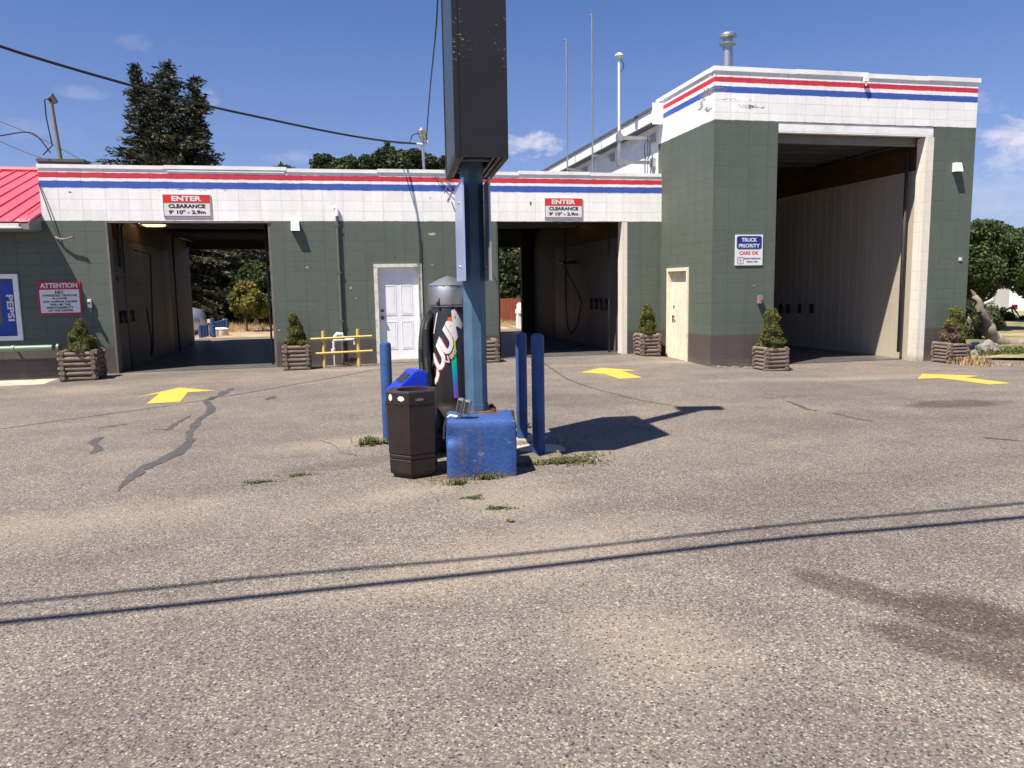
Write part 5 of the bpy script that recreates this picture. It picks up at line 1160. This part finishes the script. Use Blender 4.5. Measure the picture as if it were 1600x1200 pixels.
def spruce(lab, x, y, h, r_, seed, tops=((0, 1.0),)):
    g = random.Random(seed); t = thing('spruce_tree', lab, 'tree', (x, y, 0), 'trees behind the car wash')
    mb = MB(); lf = MB()
    for (ox, fh) in tops:
        H = h*fh; mb.tube([(x, y, -.2), (x+ox*.6, y, H*.45), (x+ox, y, H*.99)], [.32, .2, .02], 8)
        nl = int(46*fh)
        for i in range(nl):
            u = i/nl; z = 1.2+(H-1.2)*u**.92; R_ = r_*((1-u)**.88)*(1 if abs(ox) < .2 else .47)*g.uniform(.70, 1.18)+.13
            for k in range(9 if u < .9 else 5):
                a = g.uniform(0, 6.28); rr = R_*g.uniform(.72, 1.12); cx_ = x+ox*(u**.8 if abs(ox) > .1 else u); d = Vector((math.cos(a), math.sin(a), 0))
                drop = -.18*rr*(1-u)+.10*rr*u
                tip = Vector((cx_, y, z))+d*rr+Vector((0, 0, drop+g.uniform(-.15, .3)*rr*.35))
                st = Vector((cx_, y, z)); mb.tube([st, (st+tip)/2+Vector((0, 0, .06)), tip], [.03, .02, .006], 4, cap=False)
                m_ = int(22*rr)+12
                for _ in range(m_):
                    q_ = g.random()**.6; p = st.lerp(tip, q_)+Vector((g.gauss(0, .13), g.gauss(0, .13), g.gauss(-.06, .09)))*(.6+.8*q_*(1.2-q_))
                    qq = Quaternion((g.gauss(0, 1), g.gauss(0, 1), g.gauss(0, 1), g.gauss(0, 1))).normalized(); L = .17*g.uniform(.6, 1.3)
                    a2 = (d*.6+qq @ Vector((.6, 0, 0))+Vector((0, 0, .1)))*L; b2 = qq @ Vector((0, L*.28, 0)); o = len(lf.v)
                    lf.v += [tuple(p-a2*.6), tuple(p+b2), tuple(p+a2), tuple(p-b2)]; lf.f += [(o, o+1, o+2), (o, o+2, o+3)]; lf.sm += [False]*2
    mb.build('trunk', M['bark'], t); lf.build('crown', M['f_spruce'], t)
Y_ = 39.0
p = atY(268, 300, Y_); pt = atY(262, 92, Y_); rr = (atY(368, 255, Y_).x-atY(188, 255, Y_).x)/2
spruce('tall dark spruce with ragged triple top behind the low roof', p.x+.15, Y_, pt.z, rr*1.92, 21, ((0, 1.0), (-1.3, .985), (1.25, .95)))
def byp(px, ptop, Y, wpx): a = atY(px, ptop, Y); return a.x, Y, a.z, (atY(px+wpx/2, ptop, Y).x-atY(px-wpx/2, ptop, Y).x)/2
ROW = 1
for i, (px, pt_, Y, w_, mat, lab) in enumerate(((440, 257, 46, 60, 'f_dark', 'leafy tree top just clearing the parapet, leftmost of the row'), (330, 330, 42, 150, 'f_dark', 'dark tree seen through the left low bay, left half'), (400, 320, 43, 150, 'f_dark', 'dark tree seen through the left low bay, right half'), (805, 340, 41, 150, 'f_dark', 'dark tree seen through the right low bay'), (740, 320, 44, 150, 'f_dark', 'dark tree behind the wall between the low bays'))):
    x, y, h, r_ = byp(px, pt_, Y, w_); tree('leafy_tree', lab, x, y, h, max(r_, 2.2) if i < 1 else r_*1.0, mat, 12000 if i < 1 else 24000, .16, 60+i, low=.12, nb=16 if i < 4 else 22)
x, y, h, r_ = byp(398, 408, 36, 88); tree('leafy_tree', 'mid green tree behind the small yellowing one', x, y, h, r_, 'f_mid', 14000, .11, 81, low=.2, nb=14)
x, y, h, r_ = byp(374, 438, 31.5, 60); tree('young_tree', 'small yellowing tree with thin trunk seen through the left low bay', x+.2, y, h, r_*1.0, 'f_yellow', 6500, .085, 82, low=.42, trunk=.06, nb=9)
# far wood behind everything, one mass
mb = MB(); g = random.Random(9)
bl = [((-46+i*3.2, 52+g.uniform(-2, 2), g.uniform(.5, 2.0)), g.uniform(2.2, 3.2), .9) for i in range(34)]; crown(mb, bl, 60000, .3, g, shell=.3); tag(mb.build('hedge_mass', M['f_dark']), kind='stuff')
# right hand side garden
def gtree(lab, Y, pts, trunkpx, n, s_, seed, mat='f_mid', cat='tree', name='garden_tree'):
    g = random.Random(seed); b0 = atY(*trunkpx, Y); t = thing(name, lab, cat, (b0.x, Y, 0)); mb = MB(); bl = []
    k = 0
    for (px, py, r_) in pts:
        c = atY(px, py, Y); c.y += (-.5, .45, 0)[k % 3]; k += 1; bl.append((tuple(c), r_, .8)); mb.tube([(b0.x, Y, .3), ((b0.x+c.x)/2, (Y+c.y)/2, max(.5, c.z*.55)), tuple(c)], [.06, .04, .012], 6)
    mb.tube([(b0.x, Y, -.2), (b0.x, Y, .35)], [.12, .08], 8); mb.build('trunk', M['bark'], t); mb = MB(); crown(mb, bl, n, s_, g, shell=.25); mb.build('crown', M[mat], t)
gtree('bushy garden tree overhanging the driftwood right of the tall bay', 21, [(1522, 388, .75), (1530, 425, .8), (1548, 385, .7), (1562, 415, .8), (1545, 440, .6), (1522, 455, .6), (1578, 395, .6), (1585, 430, .6), (1572, 372, .5), (1512, 420, .8), (1502, 380, .7), (1555, 360, .35), (1512, 362, .5), (1506, 400, .8)], (1520, 500), 30000, .062, 91)
gtree('second garden tree at the right edge of the picture', 24, [(1598, 375, .7), (1612, 400, .9), (1598, 420, .8), (1625, 380, .8), (1635, 430, 1.0), (1610, 450, .5)], (1630, 500), 20000, .065, 92)
gtree('dark leafy shrub between the tall wall and the driftwood', 18.2, [(1518, 500, .38), (1528, 520, .36), (1512, 525, .40), (1534, 505, .25), (1522, 482, .3)], (1520, 540), 7000, .045, 93, 'f_dark', 'shrub', 'leafy_shrub')
gtree('olive shrub in front of the grey house', 26, [(1550, 498, .42), (1562, 494, .45), (1573, 500, .42), (1583, 503, .35), (1558, 507, .4), (1592, 512, .3)], (1562, 520), 8000, .06, 94, 'f_mid', 'shrub', 'leafy_shrub')
for k_, (lab, pts, tr_) in enumerate((('leafy tree top left of the service mast, the smaller clump', [(505, 262, .7), (512, 252, .5), (518, 262, .6), (541, 262, .6), (548, 252, .38), (555, 263, .5), (530, 272, 1.0)], (530, 330)),
        ('leafy tree top directly behind the service mast, the tallest of the row', [(570, 262, .7), (572, 246, .32), (586, 256, .7), (600, 248, .7), (607, 234, .42), (604, 226, .2), (618, 252, .8), (628, 240, .35), (636, 252, .7), (648, 244, .42), (655, 258, .8), (612, 275, 1.4)], (612, 340)),
        ('leafy tree top between the service mast and the sign cabinet', [(668, 256, .6), (680, 262, .8), (697, 260, .7), (715, 262, .8), (740, 268, .9)], (700, 340)))):
    gtree(lab, 44+k_, pts, tr_, 9000, .13, 120+k_, 'f_dark', 'tree', 'leafy_tree')
# driftwood
yd = 16.2; L_ = [(1605, 541), (1575, 537), (1553, 532), (1546, 518), (1540, 500), (1533, 485), (1526, 470), (1519, 458)]
t = thing('driftwood_log', 'bent weathered driftwood trunk lying by the right corner of the tall bay', 'driftwood', G(1560, 545))
pts = [atY(px, py, yd+.08*math.sin(i)) for i, (px, py) in enumerate(L_)]; 
cat_ = []
for i in range(len(pts)-1):
    for k in range(5): cat_.append(pts[i].lerp(pts[i+1], k/5)+Vector((noise.noise(pts[i]*3+Vector((k, 0, 0)))*.03, 0, noise.noise(pts[i]*4+Vector((0, k, 0)))*.03)))
rs = [.118+.02*noise.noise(Vector((i*.37, 0, 0)))+(.03 if 8 < i < 18 else 0)-.0022*max(0, i-14) for i in range(len(cat_))]
dm = MB().tube(cat_+[atY(1517, 452, yd)], [max(.02, r_) for r_ in rs]+[.012], 16)
dm.v = [tuple(Vector(v)+Vector((noise.noise(Vector(v)*4), noise.noise(Vector(v)*4+Vector((9, 0, 0))), noise.noise(Vector(v)*4+Vector((0, 9, 0)))))*.035+Vector((1, 0, 1))*noise.noise(Vector(v)*13)*.02) for v in dm.v]
dm.build('trunk', M['drift'], t)
a = atY(1543, 508, yd); b = atY(1539, 490, yd); MB().tube([a, atY(1548, 498, yd), atY(1543, 486, yd-.1)], [.07, .06, .015], 8).build('branch', M['drift'], t)
MB().tube([atY(1537, 475, yd-.1), atY(1551, 469, yd-.1)], [.035, .05], 8).build('branch', M['rock_pale'], t)
def rock(px, py, w_, h_, lab, mat, seed, Y=None):
    p = G(px, py) if Y is None else atY(px, py, Y); bm = bmesh.new(); bmesh.ops.create_icosphere(bm, subdivisions=3, radius=1)
    for v in bm.verts: n_ = 1+noise.noise(v.co*1.3+Vector((seed, 0, 0)))*.45; v.co = Vector((v.co.x*w_/2*n_, v.co.y*w_*.38*n_, v.co.z*h_/2*n_)); v.co += Vector((p.x, p.y, p.z+h_*.4))
    mb = MB(); mb.frombm(bm); tag(mb.build('rock', M[mat], None, p), lab, 'rock', 'rocks by the driftwood')
rock(1543, 558, .52, .40, 'large grey boulder below the driftwood bend', 'rock', 1)
rock(1523, 548, .26, .26, 'pale round rock left of the large boulder', 'rock_pale', 2)
rock(1566, 552, .18, .15, 'small rock tucked under the driftwood', 'rock', 3)
rock(1519, 560, .26, .2, 'dark rough rock at the wall corner', 'rock', 5)
rock(1575, 556, .26, .12, 'flat pale rock right of the large boulder', 'rock_pale', 4)
# grass by the right corner
def blades(mb, cx_, cy_, rx, ry, n, h_, g):
    for _ in range(n):
        x = cx_+g.uniform(-rx, rx); y = cy_+g.uniform(-ry, ry); z = gz(x, y)+.0; a = g.uniform(0, 6.28); d = Vector((math.cos(a), math.sin(a), 0)); H = h_*g.uniform(.4, 1.3); w_ = Vector((-d.y, d.x, 0))*.006
        o = len(mb.v); b0 = Vector((x, y, z)); mb.v += [tuple(b0-w_), tuple(b0+w_), tuple(b0+d*H*.6+Vector((0, 0, H)))]; mb.f += [(o, o+1, o+2)]; mb.sm += [False]
mb = MB(); g = random.Random(12); 
for _ in range(5200):
    x = g.uniform(13.6, 17.5); y = 14.0+abs(g.gauss(0, .35)); k = .10*g.uniform(.3, 1.3); zz = .03+abs(g.gauss(0, .05)); q_ = Quaternion((g.gauss(0, 1), g.gauss(0, 1), g.gauss(0, 1), g.gauss(0, 1))).normalized(); c_ = Vector((x, y, zz))
    if noise.noise(Vector((x*2, y*3, 0))) < -.05: continue
    o = len(mb.v); mb.v += [tuple(c_-q_ @ Vector((k*.4, 0, 0))), tuple(c_+q_ @ Vector((0, k*.25, 0))), tuple(c_+q_ @ Vector((k*.4, 0, 0)))]; mb.f.append((o, o+1, o+2)); mb.sm.append(False)
blades(mb, 15.0, 15.0, 1.6, .8, 9000, .10, g); blades(mb, 19, 16, 3, 2, 9000, .1, g); tag(mb.build('grass', M['f_grass']), kind='stuff')
mb = MB(); p = G(1513, 572); blades(mb, p.x+.35, p.y+.4, .35, .35, 650, .17, g); blades(mb, p.x+1.6, p.y-.1, 1.6, .25, 900, .04, g); tag(mb.build('dry_grass', M['dryleaf']), kind='stuff')
# ---------------------------------------------------------------- neighbours on the right
yh = 38.0; a = atY(1535, 445, yh); b = atY(1640, 520, yh)
t = thing('neighbour_house', 'grey house with horizontal siding behind the garden shrubs', 'house', ((a.x+b.x)/2, yh, 0))
mb = MB(); z = 0
while z < 3.0: mb.add([(a.x-2, yh-.03, z), (b.x+4, yh-.03, z), (b.x+4, yh, z+.22), (a.x-2, yh, z+.22), (a.x-2, yh, z), (b.x+4, yh, z)], [(0, 1, 2, 3), (4, 5, 1, 0)]); z += .22
mb.box(a.x-2, b.x+4, yh+.001, yh+6, 0, 3.0); mb.build('wall', M['siding'], t)
mb = MB(); mb.prism([(yh-.5, 3.0), (yh+6.5, 3.0), (yh+3, 3.7)], a.x-2.4, b.x+4.4, Matrix(((0, 0, 1, 0), (1, 0, 0, 0), (0, 1, 0, 0), (0, 0, 0, 1)))); mb.build('roof', M['cable_grey'], t)
yt = 33.0; a = atY(1578, 452, yt); b = atY(1645, 489, yt)
t = thing('white_trailer', 'white enclosed trailer with a red tail lamp at the right edge', 'trailer', ((a.x+b.x)/2, yt, 0))
TA = Matrix.Translation((a.x, yt, 0)) @ Matrix.Rotation(-math.radians(36), 4, 'Z') @ Matrix.Translation((-a.x, -yt, 0))
mb = MB(); mb.bbox(a.x, a.x+2.3, yt, yt+4.2, b.z+.05, max(a.z+.6, 2.6), .04, TA); mb.build('body', M['trailer'], t)
mb = MB(); mb.box(a.x, a.x+2.3, yt-.02, yt+.03, b.z-.08, b.z+.05, TA); mb.build('bumper', M['grey_paint'], t)
q = atY(1584.5, 479, yt); mb = MB(); mb.bbox(a.x+.12, a.x+.38, yt-.03, yt, q.z-.11, q.z+.11, .01, TA); mb.build('tail_lamp', M['tail'], t)
for x in (a.x+.1, a.x+1.98): mb = MB(); mb.tube([TA @ Vector((x, yt+1.6, .33)), TA @ Vector((x+.22, yt+1.6, .33))], .33, 20); mb.build('wheel', M['tyre'], t)

# ---------------------------------------------------------------- behind the left low bay: tank, blue posts, drums
yb = 29.0
a = atY(312, 508, 30.5); t = thing('propane_tank', 'silver horizontal tank end seen through the left low bay', 'tank', (a.x, 30.5, 0))
cpt = atY(304, 502, 30.5); rr = .52
mb = MB(); mb.tube([(cpt.x-4, 30.6, cpt.z), (cpt.x-.1, 30.6, cpt.z), (cpt.x+.2, 30.6, cpt.z), (cpt.x+.36, 30.6, cpt.z), (cpt.x+.42, 30.6, cpt.z)], [rr, rr, rr*.86, rr*.5, .05], 28); mb.build('shell', M['galv'], t)
mb = MB(); mb.box(cpt.x-.4, cpt.x-.3, 30.3, 30.9, -.1, cpt.z-rr*.7); mb.box(cpt.x-3.4, cpt.x-3.3, 30.3, 30.9, -.1, cpt.z-rr*.7); mb.build('saddle', M['pale_concrete'], t)
post = atY(302, 535, 27.5); pt = atY(300, 484, 27.5)
mb = MB(); mb.cyl(post.x, 27.5, -.1, pt.z, .06, 12); mb.tube([(post.x, 27.5, pt.z-.02), (post.x, 27.5, pt.z+.02)], .065, 12); tag(mb.build('white_post', M['trailer'], None, (post.x, 27.5, 0)), 'white steel post in front of the tank end', 'post')
src = None
for i, (px, pb, pt_, Y) in enumerate(((313, 533, 508, 28.2), (318, 531, 514, 28.6), (322, 530, 507, 29), (330, 531, 506, 28.8), (331, 528, 498, 30), (334, 526, 504, 30.4), (337, 525, 503, 30.8), (341, 524, 502, 31.2), (345, 523, 501, 31.6), (349, 522, 500, 32), (354, 520, 499, 32.5), (333, 533, 513, 28.1))):
    b = atY(px, pt_, Y)
    if src is None: src = MB().lathe([(.075, -.1), (.075, 1.0), (.05, 1.02), (0, 1.03)], 0, 0, 12).build('bollard', M['blue_post']); o = src
    else: o = src.copy(); C.objects.link(o)
    o.location = (b.x, Y, 0); o.scale = (1, 1, max(.5, b.z)); tag(o, 'slim blue bollard of the cluster seen through the left low bay', 'bollard', 'blue bollards behind the left low bay')
for (px, lab) in ((339, 'white drum behind the left low bay, left one of the pair'), (348, 'white drum behind the left low bay, right one of the pair')):
    b = atY(px, 526, 29.3); p = (b.x, 29.3, 0); mb = MB(); mb.lathe([(.20, 0), (.21, .02), (.21, .30), (.22, .31), (.22, .33), (.19, .35), (.08, .38), (0, .38)], b.x, 29.3, 20); tag(mb.build('white_drum', M['frame_white'], None, p), lab, 'drum', 'white drums by the blue bollards')
a = atY(408, 512, 40); mb = MB(); mb.tube([(a.x-.6, 40, .15), (a.x+2.4, 40, .2)], .18, 10); tag(mb.build('fallen_log', M['drift'], None, (a.x, 40, 0)), 'pale log lying on dry ground seen through the left low bay', 'log')
mb = MB(); g = random.Random(31); p = atY(380, 520, 34); blades(mb, p.x, 35, 4, 4, 9000, .22, g); blades(mb, atY(795, 500, 33).x, 32, 3, 2, 4000, .2, g); tag(mb.build('dry_grass', M['dryleaf']), kind='stuff')
# red fence and white pedestal behind the right low bay
yf = 35.0; a = atY(776, 520, yf).x; b = atY(830, 520, yf).x; zt = atY(795, 467, yf).z
t = thing('board_fence', 'red brown board fence seen through the right low bay', 'fence', (a, yf, 0)); mb = MB(); x = a-5; g = random.Random(2)
while x < b+5: mb.box(x, x+.135, yf, yf+.02, 0, zt+g.uniform(-.02, .02)); x += .145
mb.build('board', M['fence'], t); mb = MB()
for z in (.35, zt-.3): mb.box(a-5, b+5, yf+.021, yf+.07, z, z+.09)
mb.build('rail', M['fence'], t)
yp = 28.4; a = atY(812, 517, yp); pt = atY(813, 473, yp)
t = thing('white_pedestal', 'white utility pedestal with a domed cap seen through the right low bay', 'pedestal', (a.x, yp, 0))
mb = MB(); mb.bbox(a.x-.11, a.x+.15, yp-.12, yp+.12, -.05, pt.z*.62, .02); mb.build('base', M['trailer'], t)
mb = MB(); mb.lathe([(.17, pt.z*.62), (.17, pt.z*.75), (.12, pt.z*.80), (.12, pt.z*.93), (.06, pt.z), (0, pt.z)], a.x+.02, yp, 16); mb.build('cap', M['trailer'], t)

def separate(o):
    me = o.data; n = len(me.vertices); par = list(range(n))
    def fd(i):
        while par[i] != i: par[i] = par[par[i]]; i = par[i]
        return i
    for e in me.edges:
        a, b = fd(e.vertices[0]), fd(e.vertices[1])
        if a != b: par[a] = b
    isl = {}
    for i in range(n): isl.setdefault(fd(i), []).append(i)
    bx = []
    for k, L in isl.items():
        P_ = [me.vertices[i].co for i in L]; bx.append([k, [min(p[j] for p in P_) for j in range(3)], [max(p[j] for p in P_) for j in range(3)]])
    cl = {b[0]: b[0] for b in bx}
    def fc(i):
        while cl[i] != i: i = cl[i]
        return i
    for i in range(len(bx)):
        for j in range(i):
            if all(bx[i][1][k] < bx[j][2][k]+.012 and bx[j][1][k] < bx[i][2][k]+.012 for k in range(3)):
                a, b = fc(bx[i][0]), fc(bx[j][0])
                if a != b: cl[a] = b
    groups = {}
    for k, L in isl.items(): groups.setdefault(fc(k), set()).update(L)
    if len(groups) < 2: return
    gl = list(groups.values()); polys = [tuple(p.vertices) for p in me.polygons]; sm = [p.use_smooth for p in me.polygons]; co = [v.co.copy() for v in me.vertices]
    for gi, S_ in enumerate(gl):
        idx = {v: i for i, v in enumerate(sorted(S_))}; fs = [(p, q) for p, q in zip(polys, sm) if p[0] in S_]
        m2 = bpy.data.meshes.new(o.name); m2.from_pydata([co[v] for v in sorted(S_)], [], [tuple(idx[v] for v in p) for p, q in fs]); m2.polygons.foreach_set('use_smooth', [q for p, q in fs]); m2.materials.append(me.materials[0])
        if gi == 0: o.data = m2
        else:
            c = o.copy(); c.data = m2; C.objects.link(c)
for o in list(bpy.data.objects):
    if o.type == 'MESH' and o.parent is not None and o.get('kind') != 'stuff' and o.name.split('.')[0] in ('bay_wall', 'bay_partition', 'plywood_lining', 'ceiling', 'bay_floor', 'overhead_door', 'wash_gear', 'latch', 'bay_jamb', 'flat_roof', 'rear_white_wall', 'tall_bay_wall', 'bracket', 'insulator', 'loose_wire', 'rail', 'clamp', 'saddle', 'cap', 'frame', 'face', 'door_track', 'screw', 'roof_edge', 'fascia', 'conduit', 'cable', 'pipe', 'door_handle', 'door', 'soil', 'outline'):
        separate(o)
for o in bpy.data.objects:
    if '_o' in o: del o['_o']
